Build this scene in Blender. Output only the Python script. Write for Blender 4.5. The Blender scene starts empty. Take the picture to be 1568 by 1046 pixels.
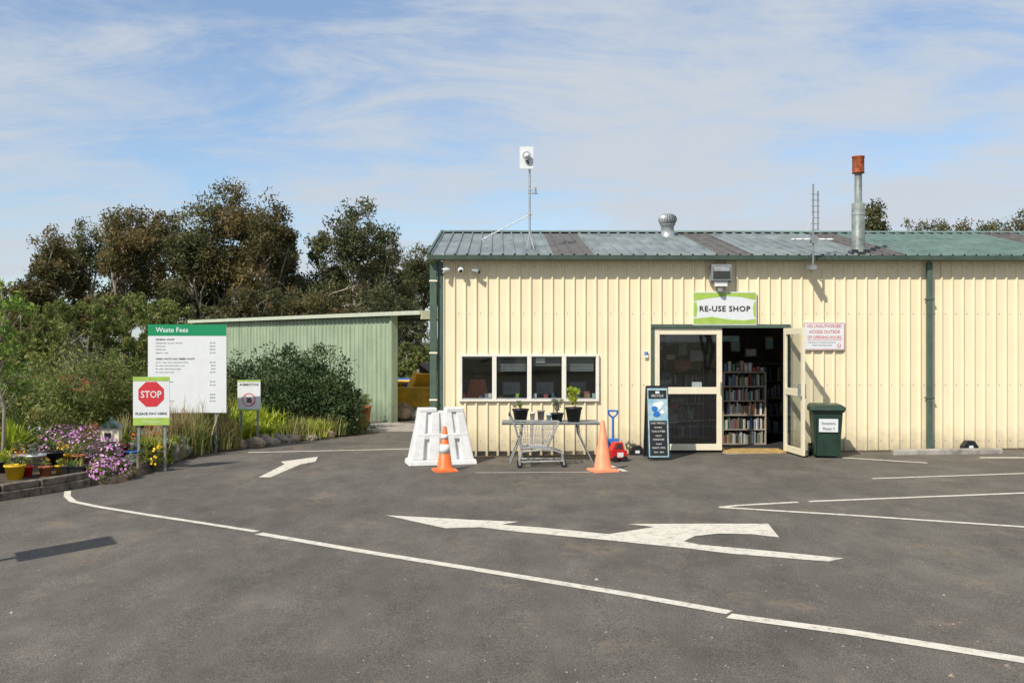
import bpy, math, random
import numpy as np
from mathutils import Vector, Matrix
random.seed(7); rng=np.random.default_rng(7)
S=bpy.context.scene
F=1524.; CX=784.; CY=523.; CH=1.85; SL=.013
SUND=Vector((0.55,0.72,-0.95)).normalized()
def G(x): return SL*(min(max(x,-15),25)+1.1)
def gp(px,py):
    dx=(px-CX)/F; dz=(CY-py)/F
    t=(CH-SL*1.1)/(SL*dx-dz)
    return Vector((dx*t,t,SL*(dx*t+1.1)))
def wx(px,Y): return (px-CX)/F*Y
def wz(py,Y): return CH+(CY-py)/F*Y

# ---------------- materials
def nodes(name):
    m=bpy.data.materials.new(name); m.use_nodes=True
    nt=m.node_tree; b=nt.nodes['Principled BSDF']
    return m,nt,b
def pm(name,col,rough=.6,metal=0.,var=.12,scale=6.,bump=0.,bscale=60.,spec=.4,dirt=None):
    m,nt,b=nodes(name); N=nt.nodes; L=nt.links
    b.inputs['Roughness'].default_value=rough; b.inputs['Metallic'].default_value=metal
    b.inputs['Specular IOR Level'].default_value=spec
    tc=N.new('ShaderNodeTexCoord')
    n=N.new('ShaderNodeTexNoise'); n.inputs['Scale'].default_value=scale; n.inputs['Detail'].default_value=6; n.inputs['Roughness'].default_value=.65
    L.new(tc.outputs['Object'],n.inputs['Vector'])
    r=N.new('ShaderNodeValToRGB')
    d=dirt if dirt else tuple(c*(1-var*1.6) for c in col)
    r.color_ramp.elements[0].position=.32; r.color_ramp.elements[1].position=.62
    r.color_ramp.elements[0].color=(*d,1); r.color_ramp.elements[1].color=(*[min(1,c*(1+var*.3)) for c in col],1)
    L.new(n.outputs['Fac'],r.inputs['Fac']); L.new(r.outputs['Color'],b.inputs['Base Color'])
    if bump>0:
        n2=N.new('ShaderNodeTexNoise'); n2.inputs['Scale'].default_value=bscale; n2.inputs['Detail'].default_value=4
        L.new(tc.outputs['Object'],n2.inputs['Vector'])
        bp=N.new('ShaderNodeBump'); bp.inputs['Strength'].default_value=bump; bp.inputs['Distance'].default_value=.01
        L.new(n2.outputs['Fac'],bp.inputs['Height']); L.new(bp.outputs['Normal'],b.inputs['Normal'])
    return m
def foliage(name,c0,c1,c2,trans=.3):
    m,nt,b=nodes(name); N=nt.nodes; L=nt.links
    a=N.new('ShaderNodeAttribute'); a.attribute_name='tone'
    r=N.new('ShaderNodeValToRGB'); e=r.color_ramp.elements
    e[0].color=(*c0,1); e[1].color=(*c2,1); k=e.new(.5); k.color=(*c1,1)
    L.new(a.outputs['Fac'],r.inputs['Fac']); L.new(r.outputs['Color'],b.inputs['Base Color'])
    b.inputs['Roughness'].default_value=.55; b.inputs['Specular IOR Level'].default_value=.3
    t=N.new('ShaderNodeBsdfTranslucent'); L.new(r.outputs['Color'],t.inputs['Color'])
    mx=N.new('ShaderNodeMixShader'); mx.inputs[0].default_value=trans
    L.new(b.outputs[0],mx.inputs[1]); L.new(t.outputs[0],mx.inputs[2])
    L.new(mx.outputs[0],N['Material Output'].inputs['Surface'])
    return m
M={}
M['cream']=pm('cream_cladding',(.90,.775,.525),.45,var=.04,scale=1.2)
def clad(m,axis_scale=(9,9,.7),amt=.12):
    nt=m.node_tree;N=nt.nodes;L=nt.links;b=N['Principled BSDF']
    src=b.inputs['Base Color'].links[0].from_socket
    tc=N.new('ShaderNodeTexCoord'); mp=N.new('ShaderNodeMapping'); mp.inputs['Scale'].default_value=axis_scale
    n=N.new('ShaderNodeTexNoise'); n.inputs['Scale'].default_value=1; n.inputs['Detail'].default_value=5
    L.new(tc.outputs['Object'],mp.inputs[0]); L.new(mp.outputs[0],n.inputs['Vector'])
    r=N.new('ShaderNodeMapRange'); r.inputs[1].default_value=.35; r.inputs[2].default_value=.65; r.inputs[3].default_value=1-amt; r.inputs[4].default_value=1
    L.new(n.outputs['Fac'],r.inputs[0])
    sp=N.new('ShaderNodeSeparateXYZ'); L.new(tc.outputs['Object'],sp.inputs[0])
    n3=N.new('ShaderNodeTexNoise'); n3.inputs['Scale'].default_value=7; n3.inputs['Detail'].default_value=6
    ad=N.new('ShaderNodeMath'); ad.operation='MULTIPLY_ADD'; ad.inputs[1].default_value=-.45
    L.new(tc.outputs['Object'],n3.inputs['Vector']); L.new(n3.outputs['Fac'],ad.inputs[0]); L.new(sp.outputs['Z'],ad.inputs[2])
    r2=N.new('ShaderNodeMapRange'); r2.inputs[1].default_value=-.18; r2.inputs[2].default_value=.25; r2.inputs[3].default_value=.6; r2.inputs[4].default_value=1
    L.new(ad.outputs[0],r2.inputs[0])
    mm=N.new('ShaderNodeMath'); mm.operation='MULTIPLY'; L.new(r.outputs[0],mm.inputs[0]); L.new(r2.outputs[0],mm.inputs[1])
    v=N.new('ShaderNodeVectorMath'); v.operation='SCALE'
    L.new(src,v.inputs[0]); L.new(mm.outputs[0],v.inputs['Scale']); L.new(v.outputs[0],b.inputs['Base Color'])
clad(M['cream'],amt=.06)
M['creamframe']=pm('cream_door_frame',(.82,.74,.55),.4,var=.04)
M['white']=pm('white_paint',(.78,.78,.76),.5,var=.06)
M['whiteframe']=pm('white_window_frame',(.82,.78,.68),.4,var=.05)
M['green']=pm('green_trim',(.085,.13,.10),.45,var=.15)
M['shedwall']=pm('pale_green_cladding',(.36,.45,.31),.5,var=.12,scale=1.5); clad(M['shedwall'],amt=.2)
M['fascia']=pm('pale_fascia',(.52,.56,.44),.5,var=.1)
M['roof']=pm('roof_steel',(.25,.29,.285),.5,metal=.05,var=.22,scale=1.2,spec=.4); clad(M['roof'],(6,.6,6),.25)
M['roofg']=pm('roof_steel_green',(.15,.22,.19),.5,metal=.05,var=.2,scale=1.5)
M['sky1']=pm('weathered_skylight_panel',(.13,.12,.112),.65,var=.25,scale=5)
M['galv']=pm('galvanised_steel',(.50,.51,.51),.4,metal=.5,var=.2,scale=14)
M['steel']=pm('grey_painted_steel',(.3,.32,.33),.45,metal=.3,var=.2)
M['rust']=pm('rusty_cap',(.38,.09,.03),.7,var=.5,scale=12)
M['flue']=pm('flue_pipe',(.24,.27,.25),.5,metal=.2,var=.3)
M['black']=pm('black_plastic',(.02,.02,.022),.45,var=.2)
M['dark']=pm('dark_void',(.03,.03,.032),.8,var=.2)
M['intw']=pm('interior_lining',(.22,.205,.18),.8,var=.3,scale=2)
M['blind']=pm('window_blind',(.26,.27,.27),.8,var=.1)
M['conc']=pm('concrete',(.36,.33,.29),.85,var=.3,scale=5,bump=.4)
M['soil']=pm('bed_soil',(.10,.075,.05),.95,var=.4,scale=6,bump=1,bscale=30)
M['timber']=pm('weathered_sleeper',(.19,.155,.12),.85,var=.45,scale=8,bump=.5,bscale=25)
M['rock']=pm('garden_rock',(.38,.30,.22),.9,var=.4,scale=5,bump=.8,bscale=18)
M['orange']=pm('cone_orange',(.88,.18,.04),.45,var=.18,scale=9)
M['salmon']=pm('faded_cone',(.90,.30,.15),.5,var=.12,scale=7)
M['barrier']=pm('white_barrier_plastic',(.78,.78,.76),.5,var=.12,scale=5)
M['bin']=pm('bin_green',(.022,.05,.035),.4,var=.2)
M['red']=pm('red_plastic',(.6,.02,.02),.35,var=.15)
M['redp']=pm('red_print',(.62,.04,.05),.5,var=.05)
M['blue']=pm('blue_plastic',(.03,.16,.5),.35,var=.1)
M['lblue']=pm('poster_blue',(.18,.36,.45),.5,var=.5,scale=9,dirt=(.5,.6,.6))
M['yellow']=pm('yellow_plastic',(.80,.52,.02),.4,var=.15)
M['ochre']=pm('yellow_machine_paint',(.90,.48,.03),.6,var=.25,scale=3)
M['sill']=pm('threshold_wood',(.50,.33,.12),.7,var=.35,scale=9)
M['terra']=pm('terracotta',(.42,.14,.06),.8,var=.3)
M['sgreen']=pm('sign_green',(.012,.27,.11),.4,var=.03)
M['lime']=pm('sign_lime',(.38,.55,.10),.5,var=.1)
M['swhite']=pm('sign_white',(.74,.76,.77),.4,var=.03)
M['text']=pm('black_print',(.02,.02,.02),.5,var=.02)
M['gtext']=pm('grey_print',(.12,.14,.14),.5,var=.02)
M['bark']=pm('gum_bark',(.34,.29,.23),.85,var=.4,scale=4)
M['barkd']=pm('dark_bark',(.12,.09,.065),.9,var=.4,scale=4)
M['lensdark']=pm('lamp_glass',(.06,.06,.06),.1,var=.1)
M['books']=[pm('book_%s'%n,c,.6,var=.1) for n,c in (('red',(.38,.10,.08)),('blue',(.10,.16,.30)),('cream',(.6,.55,.44)),('green',(.12,.2,.13)),('white',(.65,.65,.65)),('black',(.05,.05,.05)),('tan',(.38,.27,.16)),('grey',(.3,.31,.33)))]
M['shelf']=pm('shelf_wood',(.42,.35,.27),.6,var=.2)
M['euc']=foliage('eucalypt_foliage',(.045,.050,.018),(.135,.120,.044),(.27,.19,.08),.38)
M['euc2']=foliage('eucalypt_green_foliage',(.042,.055,.021),(.115,.125,.050),(.20,.185,.085),.38)
M['wattle']=foliage('wattle_foliage',(.07,.10,.024),(.165,.20,.048),(.28,.295,.09),.4)
M['bush']=foliage('bush_foliage',(.022,.045,.015),(.052,.09,.028),(.13,.165,.075))
M['bright']=foliage('bright_leaf',(.07,.13,.02),(.17,.27,.04),(.32,.42,.08))
M['strap']=foliage('strap_leaf',(.16,.25,.02),(.38,.48,.04),(.62,.60,.10),.4)
M['dry']=foliage('dry_stems',(.26,.08,.05),(.45,.20,.10),(.58,.38,.18),.4)
M['grey']=foliage('lavender_leaf',(.16,.19,.13),(.30,.34,.25),(.45,.48,.40),.4)
M['mix']=foliage('mixed_herb',(.07,.11,.025),(.20,.25,.06),(.42,.38,.14),.4)
M['lime2']=foliage('yellow_green_shrub',(.14,.18,.02),(.32,.36,.05),(.55,.50,.10),.4)
M['rust2']=foliage('red_brown_shrub',(.16,.05,.03),(.34,.12,.06),(.45,.24,.10),.4)
M['pink']=foliage('pink_daisy',(.45,.13,.42),(.62,.25,.58),(.80,.50,.76),.15)
M['yflow']=foliage('yellow_flower',(.7,.35,.01),(.8,.5,.02),(.85,.6,.05),.1)
M['rflow']=foliage('red_flower',(.5,.03,.01),(.65,.08,.02),(.7,.2,.03),.1)
M['tan']=foliage('dead_grass',(.24,.18,.08),(.44,.34,.17),(.58,.48,.28),.4)

def glassmat():
    m=bpy.data.materials.new('window_glass'); m.use_nodes=True; nt=m.node_tree;N=nt.nodes;L=nt.links
    N.remove(N['Principled BSDF'])
    t=N.new('ShaderNodeBsdfTransparent'); t.inputs[0].default_value=(.72,.76,.76,1)
    g=N.new('ShaderNodeBsdfGlossy'); g.inputs['Roughness'].default_value=.02; g.inputs[0].default_value=(.85,.9,.93,1)
    f=N.new('ShaderNodeLayerWeight'); f.inputs['Blend'].default_value=.5
    p=N.new('ShaderNodeMath'); p.operation='POWER'; p.inputs[1].default_value=4; L.new(f.outputs['Facing'],p.inputs[0])
    q=N.new('ShaderNodeMath'); q.operation='MULTIPLY_ADD'; q.inputs[1].default_value=.8; q.inputs[2].default_value=.10; L.new(p.outputs[0],q.inputs[0])
    mx=N.new('ShaderNodeMixShader'); L.new(q.outputs[0],mx.inputs[0]); L.new(t.outputs[0],mx.inputs[1]); L.new(g.outputs[0],mx.inputs[2])
    L.new(mx.outputs[0],N['Material Output'].inputs['Surface']); return m
M['glass']=glassmat()

def asphalt():
    m,nt,b=nodes('asphalt'); N=nt.nodes; L=nt.links
    tc=N.new('ShaderNodeTexCoord')
    def noise(sc,det=5,ro=.6,stretch=None,rot=.6):
        n=N.new('ShaderNodeTexNoise'); n.inputs['Scale'].default_value=sc; n.inputs['Detail'].default_value=det; n.inputs['Roughness'].default_value=ro
        if stretch:
            mp=N.new('ShaderNodeMapping'); mp.inputs['Rotation'].default_value=(0,0,rot); mp.inputs['Scale'].default_value=stretch; L.new(tc.outputs['Object'],mp.inputs[0]); L.new(mp.outputs[0],n.inputs['Vector'])
        else: L.new(tc.outputs['Object'],n.inputs['Vector'])
        return n
    def mr(src,a,b_,c,d):
        r=N.new('ShaderNodeMapRange'); r.inputs[1].default_value=a;r.inputs[2].default_value=b_;r.inputs[3].default_value=c;r.inputs[4].default_value=d
        L.new(src,r.inputs[0]); return r.outputs[0]
    big=noise(.4,7,.65); mid=noise(2.6,7,.75,(1,.45,1)); fine=noise(110,3,.8); sp=noise(50,2,.5)
    base=N.new('ShaderNodeMix'); base.data_type='RGBA'
    base.inputs['A'].default_value=(.098,.089,.077,1); base.inputs['B'].default_value=(.148,.134,.114,1)
    L.new(mr(big.outputs['Fac'],.35,.66,0,1),base.inputs['Factor'])
    v=N.new('ShaderNodeVectorMath'); v.operation='SCALE'; L.new(base.outputs['Result'],v.inputs[0])
    mu=N.new('ShaderNodeMath'); mu.operation='MULTIPLY'
    L.new(mr(fine.outputs['Fac'],.32,.68,.25,1.75),mu.inputs[0]); L.new(mr(mid.outputs['Fac'],.3,.7,.72,1.22),mu.inputs[1])
    L.new(mu.outputs[0],v.inputs['Scale'])
    m2=N.new('ShaderNodeMix'); m2.data_type='RGBA'; m2.inputs['B'].default_value=(.30,.27,.22,1)
    L.new(v.outputs[0],m2.inputs['A']); L.new(mr(sp.outputs['Fac'],.66,.74,0,.55),m2.inputs['Factor'])
    du=noise(1.1,9,.8,(1,.7,1),.2); m3=N.new('ShaderNodeMix'); m3.data_type='RGBA'; m3.inputs['B'].default_value=(.30,.22,.14,1)
    L.new(m2.outputs['Result'],m3.inputs['A']); L.new(mr(du.outputs['Fac'],.55,.76,0,.7),m3.inputs['Factor'])
    L.new(m3.outputs['Result'],b.inputs['Base Color'])
    b.inputs['Roughness'].default_value=.88; b.inputs['Specular IOR Level'].default_value=.2
    bp=N.new('ShaderNodeBump'); bp.inputs['Strength'].default_value=.6; bp.inputs['Distance'].default_value=.006
    L.new(fine.outputs['Fac'],bp.inputs['Height']); L.new(bp.outputs['Normal'],b.inputs['Normal'])
    return m
M['asphalt']=asphalt()
def paint():
    m,nt,b=nodes('road_paint'); N=nt.nodes; L=nt.links
    tc=N.new('ShaderNodeTexCoord'); n=N.new('ShaderNodeTexNoise'); n.inputs['Scale'].default_value=14; n.inputs['Detail'].default_value=9; n.inputs['Roughness'].default_value=.85
    L.new(tc.outputs['Object'],n.inputs['Vector'])
    r=N.new('ShaderNodeValToRGB'); r.color_ramp.elements[0].position=.33; r.color_ramp.elements[1].position=.50
    r.color_ramp.elements[0].color=(.18,.165,.14,1); r.color_ramp.elements[1].color=(.62,.58,.49,1)
    L.new(n.outputs['Fac'],r.inputs['Fac']); L.new(r.outputs['Color'],b.inputs['Base Color']); b.inputs['Roughness'].default_value=.8
    return m
M['paint']=paint()
M['grass']=pm('dry_grass_ground',(.12,.11,.05),.95,var=.4,scale=.8,bump=.6)

# ---------------- mesh builder
class MB:
    def __init__(s): s.v=[];s.f=[];s.m=[];s.mats=[];s.sm=[]; s.Q=[]; s.T=[]; s.QM=[]
    def mi(s,m):
        if isinstance(m,str): m=M[m]
        if m not in s.mats: s.mats.append(m)
        return s.mats.index(m)
    def add(s,vs,fs,m,smooth=False):
        o=len(s.v); s.v.extend([tuple(v) for v in vs]); k=s.mi(m)
        for f in fs: s.f.append([i+o for i in f]); s.m.append(k); s.sm.append(smooth)
    def box(s,x0,x1,y0,y1,z0,z1,m):
        s.add([(x0,y0,z0),(x1,y0,z0),(x1,y1,z0),(x0,y1,z0),(x0,y0,z1),(x1,y0,z1),(x1,y1,z1),(x0,y1,z1)],
              [(0,3,2,1),(4,5,6,7),(0,1,5,4),(1,2,6,5),(2,3,7,6),(3,0,4,7)],m)
    def frus(s,b,t,z0,z1,m,c0=(0,0),c1=(0,0)):
        a=[(c0[0]+i*b[0],c0[1]+j*b[1],z0) for i,j in((-1,-1),(1,-1),(1,1),(-1,1))]+[(c1[0]+i*t[0],c1[1]+j*t[1],z1) for i,j in((-1,-1),(1,-1),(1,1),(-1,1))]
        s.add(a,[(0,3,2,1),(4,5,6,7),(0,1,5,4),(1,2,6,5),(2,3,7,6),(3,0,4,7)],m)
    def beam(s,p0,p1,w,h,m,up=(0,0,1)):
        p0=Vector(p0);p1=Vector(p1);d=(p1-p0).normalized();u=Vector(up)
        if abs(d.dot(u))>.95:u=Vector((0,1,0))
        r=d.cross(u).normalized()*w/2;q=r.cross(d).normalized()*h/2
        a=[p0-r-q,p0+r-q,p0+r+q,p0-r+q,p1-r-q,p1+r-q,p1+r+q,p1-r+q]
        s.add(a,[(0,3,2,1),(4,5,6,7),(0,1,5,4),(1,2,6,5),(2,3,7,6),(3,0,4,7)],m)
    def cyl(s,p0,p1,r0,r1,m,n=12,caps=True):
        p0=Vector(p0);p1=Vector(p1);d=(p1-p0).normalized();u=Vector((0,0,1)) if abs(d.z)<.9 else Vector((0,1,0))
        a=d.cross(u).normalized();b=d.cross(a)
        vs=[];
        for p,r in((p0,r0),(p1,r1)):
            for i in range(n):
                t=2*math.pi*i/n; vs.append(p+a*math.cos(t)*r+b*math.sin(t)*r)
        fs=[(i,(i+1)%n,n+(i+1)%n,n+i) for i in range(n)]
        s.add(vs,fs,m,True)
        if caps: s.add(vs,[tuple(range(n))[::-1],tuple(range(n,2*n))],m)
    def path(s,pts,r,m,n=8):
        for a,b in zip(pts[:-1],pts[1:]): s.cyl(a,b,r,r,m,n)
    def lathe(s,prof,c,m,n=24,smooth=True):
        vs=[];c=Vector(c)
        for r,z in prof:
            for i in range(n):
                t=2*math.pi*i/n; vs.append((c.x+r*math.cos(t),c.y+r*math.sin(t),c.z+z))
        fs=[]
        for k in range(len(prof)-1):
            for i in range(n): fs.append((k*n+i,k*n+(i+1)%n,(k+1)*n+(i+1)%n,(k+1)*n+i))
        s.add(vs,fs,m,smooth)
    def prism(s,pts,vec,m):
        n=len(pts);v=Vector(vec); a=[Vector(p) for p in pts]; b=[p+v for p in a]
        s.add(a+b,[tuple(range(n)),tuple(range(n,2*n))[::-1]]+[(i,i+n,(i+1)%n+n,(i+1)%n) for i in range(n)],m)
    def ico(s,c,r,m,sub=2,jit=0,sc=(1,1,1)):
        import bmesh
        bm=bmesh.new(); bmesh.ops.create_icosphere(bm,subdivisions=sub,radius=1)
        vs=[]
        for v in bm.verts:
            k=r*(1+random.uniform(-jit,jit)); vs.append((c[0]+v.co.x*k*sc[0],c[1]+v.co.y*k*sc[1],c[2]+v.co.z*k*sc[2]))
        s.add(vs,[[v.index for v in f.verts] for f in bm.faces],m,jit==0); bm.free()
    def text(s,st,x,y,z,h,m,align='CENTER',width=None,bold=.0,space=1.0):
        cu=bpy.data.curves.new('t','FONT'); cu.body=st; cu.size=1; cu.offset=bold; cu.align_x='LEFT'; cu.resolution_u=2; cu.space_character=space
        ob=bpy.data.objects.new('t',cu); S.collection.objects.link(ob)
        dg=bpy.context.evaluated_depsgraph_get(); me=bpy.data.meshes.new_from_object(ob.evaluated_get(dg))
        V=np.array([v.co[:] for v in me.vertices]); 
        if len(V):
            fs=[list(p.vertices) for p in me.polygons]
            x0,x1=V[:,0].min(),V[:,0].max(); 
            k=h/.70; kx=k if width is None else width/(x1-x0)
            w=(x1-x0)*kx; ox={'CENTER':x-w/2,'LEFT':x,'RIGHT':x-w}[align]
            s.add([(ox+(v[0]-x0)*kx,y,z+v[1]*k) for v in V],fs,m)
        bpy.data.objects.remove(ob); bpy.data.meshes.remove(me); bpy.data.curves.remove(cu)
    def quads(s,q,tone,m):
        s.Q.append(np.asarray(q,float)); s.T.append(np.asarray(tone,float)); s.QM.append(s.mi(m))
    def done(s,name,loc=(0,0,0),rz=0,parent=None,bevel=0):
        me=bpy.data.meshes.new(name)
        nv=len(s.v); V=np.array(s.v,float).reshape(-1,3)
        loops=[i for f in s.f for i in f]; sizes=[len(f) for f in s.f]
        mi=list(s.m); sm=list(s.sm); tone=[.5]*len(s.f)
        arrV=[V]; arrL=[np.array(loops,int)]; arrS=[np.array(sizes,int)]; arrM=[np.array(mi,int)]; arrSm=[np.array(sm,bool)]; arrT=[np.array(tone)]
        off=nv
        for q,t,k in zip(s.Q,s.T,s.QM):
            n=len(q); arrV.append(q.reshape(-1,3)); arrL.append(np.arange(n*4)+off); off+=n*4
            arrS.append(np.full(n,4)); arrM.append(np.full(n,k)); arrSm.append(np.zeros(n,bool)); arrT.append(t)
        V=np.concatenate(arrV); Lp=np.concatenate(arrL).astype(np.int32); Sz=np.concatenate(arrS).astype(int)
        st=np.concatenate([[0],np.cumsum(Sz)[:-1]]).astype(np.int32)
        me.vertices.add(len(V)); me.vertices.foreach_set('co',V.astype(np.float32).ravel())
        me.loops.add(len(Lp)); me.loops.foreach_set('vertex_index',Lp)
        me.polygons.add(len(Sz)); me.polygons.foreach_set('loop_start',st)
        for m in s.mats: me.materials.append(m)
        me.polygons.foreach_set('material_index',np.concatenate(arrM).astype(np.int32))
        me.polygons.foreach_set('use_smooth',np.concatenate(arrSm))
        me.update(calc_edges=True)
        if s.Q:
            a=me.attributes.new('tone','FLOAT','FACE'); a.data.foreach_set('value',np.concatenate(arrT).astype(np.float32))
        ob=bpy.data.objects.new(name,me); S.collection.objects.link(ob)
        ob.location=loc; ob.rotation_euler[2]=rz
        if parent: ob.parent=parent
        if bevel:
            b=ob.modifiers.new('bevel','BEVEL'); b.width=bevel; b.segments=2; b.limit_method='ANGLE'; b.angle_limit=math.radians(40)
        return ob
def empty(name,loc=(0,0,0),rz=0):
    e=bpy.data.objects.new(name,None); S.collection.objects.link(e); e.location=loc; e.rotation_euler[2]=rz; return e

# ---------------- vegetation helpers
def unit(n):
    d=rng.normal(size=(n,3)); return d/np.linalg.norm(d,axis=1,keepdims=True)
def leafq(P,size,aspect=.4,droop=0.):
    n=len(P); a=unit(n); a[:,2]-=droop; a/=np.linalg.norm(a,axis=1,keepdims=True)
    b=np.cross(a,unit(n)); b/=np.linalg.norm(b,axis=1,keepdims=True)
    L=(size*rng.uniform(.6,1.3,n))[:,None]; W=L*aspect
    return np.stack([P-a*L/2,P+b*W/2,P+a*L/2,P-b*W/2],1)
def cloud(cent,rad,n,size,aspect=.4,droop=0.,flat=.75,tone=None,hollow=.15):
    cent=np.asarray(cent);k=len(cent); rad=np.broadcast_to(rad,(k,))
    d=unit(k*n); r=rng.uniform(hollow,1,k*n)**.75
    P=np.repeat(cent,n,0)+d*(r*np.repeat(rad,n))[:,None]*np.array([1,1,flat])
    ct=rng.uniform(.1,.85,k) if tone is None else tone
    T=np.clip(np.repeat(ct,n)+rng.normal(0,.14,k*n),0,1)
    return leafq(P,size,aspect,droop),T
def limb(mb,p0,p1,r0,r1,m,n=4,wob=.12):
    p0=np.array(p0,float);p1=np.array(p1,float);L=np.linalg.norm(p1-p0); pts=[p0]
    for i in range(1,n): pts.append(p0+(p1-p0)*i/n+rng.normal(0,wob*L/n,3))
    pts.append(p1)
    for i in range(n):
        mb.cyl(pts[i],pts[i+1],r0+(r1-r0)*i/n,r0+(r1-r0)*(i+1)/n,m,6,False)
def gumtree(name,x,y,H,W,mat='euc',base=.28,clumps=150,per=95,leaf=.24,bark='bark',z0=None):
    """clumpy crown: leaf tufts over the outer part of ten or so lobes carried on rising limbs"""
    mb=MB(); nl=10; lobes=[]
    lobes.append((np.array([rng.uniform(-.08,.08)*W,0,H*.83]),np.array([.25*W,.25*W,.145*H])))
    lobes.append((np.array([0,0,H*.62]),np.array([.33*W,.33*W,.24*H])))
    for i in range(nl):
        a=2*math.pi*i/nl+rng.uniform(-.3,.3); h=rng.uniform(base+.08,.80); rr=.34*W*(1-.6*max(0,h-.55)/.3)
        s_=rng.uniform(.14,.22)*W
        lobes.append((np.array([math.cos(a)*rr,math.sin(a)*rr,H*h]),np.array([s_,s_,s_*rng.uniform(.8,1.2)])))
    C=[];rad=[];tn=[]
    lt=rng.uniform(.3,.7,len(lobes))
    for i in range(clumps):
        k=rng.integers(0,len(lobes)); c,r=lobes[k]
        d=unit(1)[0]; d[2]=d[2]*.9+.12; d*=rng.uniform(.45,1.04)
        C.append(c+d*r); rad.append(rng.uniform(.034,.068)*H); tn.append(np.clip(lt[k]+rng.normal(0,.20),0,1))
    C=np.array(C); C[:,2]=np.clip(C[:,2],H*base*.8,H*.965)
    q,T=cloud(C,np.array(rad),per,leaf,.36,.5,1.0,np.array(tn),.1)
    mb.quads(q,T,mat)
    nst=2+int(rng.integers(0,2))
    for k in range(nst):
        bx=rng.uniform(-.04,.04)*W; t=np.array([rng.uniform(-.14,.14)*W,rng.uniform(-.1,.1)*W,H*rng.uniform(.55,.72)])
        limb(mb,(bx,bx,-.3),t,.024*H/ (1+.4*nst),.009*H,bark,5,.25)
        for j in range(8):
            c=C[rng.integers(0,len(C))]; f=rng.uniform(.4,1); s0=np.array([bx,bx,0])*(1-f)+t*f
            limb(mb,s0,c,.006*H,.002*H,bark,3,.3)
    return mb.done(name,(x,y,G(x) if z0 is None else z0),rng.uniform(0,6.28))
def shrub(name,x,y,w,h,mat,n=40,per=110,leaf=.07,aspect=.45,d=None,fl=None,nfl=0,fsz=.04,z=None,crad=.22,stems=True,rr=(.5,.95)):
    mb=MB(); d=d or w; C=[]
    for i in range(n):
        u=unit(1)[0]; u[2]=abs(u[2]) ; k=rng.uniform(*rr)
        C.append([u[0]*w/2*k,u[1]*d/2*k,max(.05*h,u[2]*h*k*rng.uniform(.8,1.08))])
    C=np.array(C); q,T=cloud(C,rng.uniform(.55,1.2,n)*crad*min(w,h*1.3),per,leaf,aspect,0)
    mb.quads(q,T,mat)
    if stems:
        for i in range(10): limb(mb,(rng.uniform(-.1,.1)*w,rng.uniform(-.1,.1)*d,-.05),C[rng.integers(0,n)],.015*h,.005*h,'barkd',2,.2)
    if fl:
        u=unit(nfl); u[:,2]=np.abs(u[:,2]); P=u*np.array([w/2,d/2,h])*rng.uniform(.85,1.08,(nfl,1))
        a=np.cross(u,unit(nfl)); a/=np.linalg.norm(a,axis=1,keepdims=True); b=np.cross(u,a)
        for an in (0,math.pi/4):
            aa=a*math.cos(an)+b*math.sin(an); bb=np.cross(u,aa); s_=fsz/2*rng.uniform(.7,1.2,(nfl,1))
            mb.quads(np.stack([P-aa*s_,P+bb*s_,P+aa*s_,P-bb*s_],1)+u[:,None,:]*(.002 if an else 0),rng.uniform(0,1,nfl),fl)
    return mb.done(name,(x,y,(G(x) if z is None else z)))
def bladeq(n,L,lean,w,nseg=4,cx=0,cy=0,spread=.05):
    az=rng.uniform(0,2*math.pi,n); l=L*rng.uniform(.6,1.1,n); le=lean*rng.uniform(.2,1.2,n)
    ox=cx+rng.normal(0,spread,n); oy=cy+rng.normal(0,spread,n)
    def pos(s):
        r=l*le*.8*s**1.4; z=l*(s*(1-.1*le)-.38*le*s**3.0)
        return np.stack([ox+np.cos(az)*r,oy+np.sin(az)*r,z],1)
    tw=rng.uniform(-.7,.7,n)
    tang=np.stack([-np.sin(az+tw),np.cos(az+tw),np.zeros(n)],1)
    out=[]
    for i in range(nseg):
        s0,s1=i/nseg,(i+1)/nseg; w0=w*(1-s0**2.2)/2+.001; w1=w*(1-s1**2.2)/2+.001
        p0,p1=pos(s0),pos(s1); out.append(np.stack([p0-tang*w0,p0+tang*w0,p1+tang*w1,p1-tang*w1],1))
    t=rng.uniform(0,1,n); return np.concatenate(out),np.tile(t,nseg)
def strappy(name,x,y,n,L,lean,w,mat,spread=.08,z=None,seg=4,extra=None):
    mb=MB(); q,t=bladeq(n,L,lean,w,seg,0,0,spread); mb.quads(q,t,mat)
    if extra:
        m2,k=extra; q,t=bladeq(k,L*1.15,lean*.5,w*.7,seg,0,0,spread); mb.quads(q,t,m2)
    return mb.done(name,(x,y,G(x) if z is None else z))
def dock(name,x,y,n,h,spread,z):
    mb=MB()
    for i in range(n):
        bx,by=rng.normal(0,spread,2); H_=h*rng.uniform(.65,1.1); t=np.array([bx+rng.normal(0,.08),by+rng.normal(0,.06),H_])
        limb(mb,(bx,by,0),t,.007,.003,'barkd',2,.1)
        C=np.array([np.array([bx,by,0])*(1-f)+t*f for f in np.linspace(.45,1,7)]); q,T=cloud(C,.05,20,.05,.6,0,1.6); mb.quads(q,T,'dry')
    q,T=bladeq(70,h*.6,.8,.05,4,0,0,spread); mb.quads(q,T,'mix')
    return mb.done(name,(x,y,z))

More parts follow.
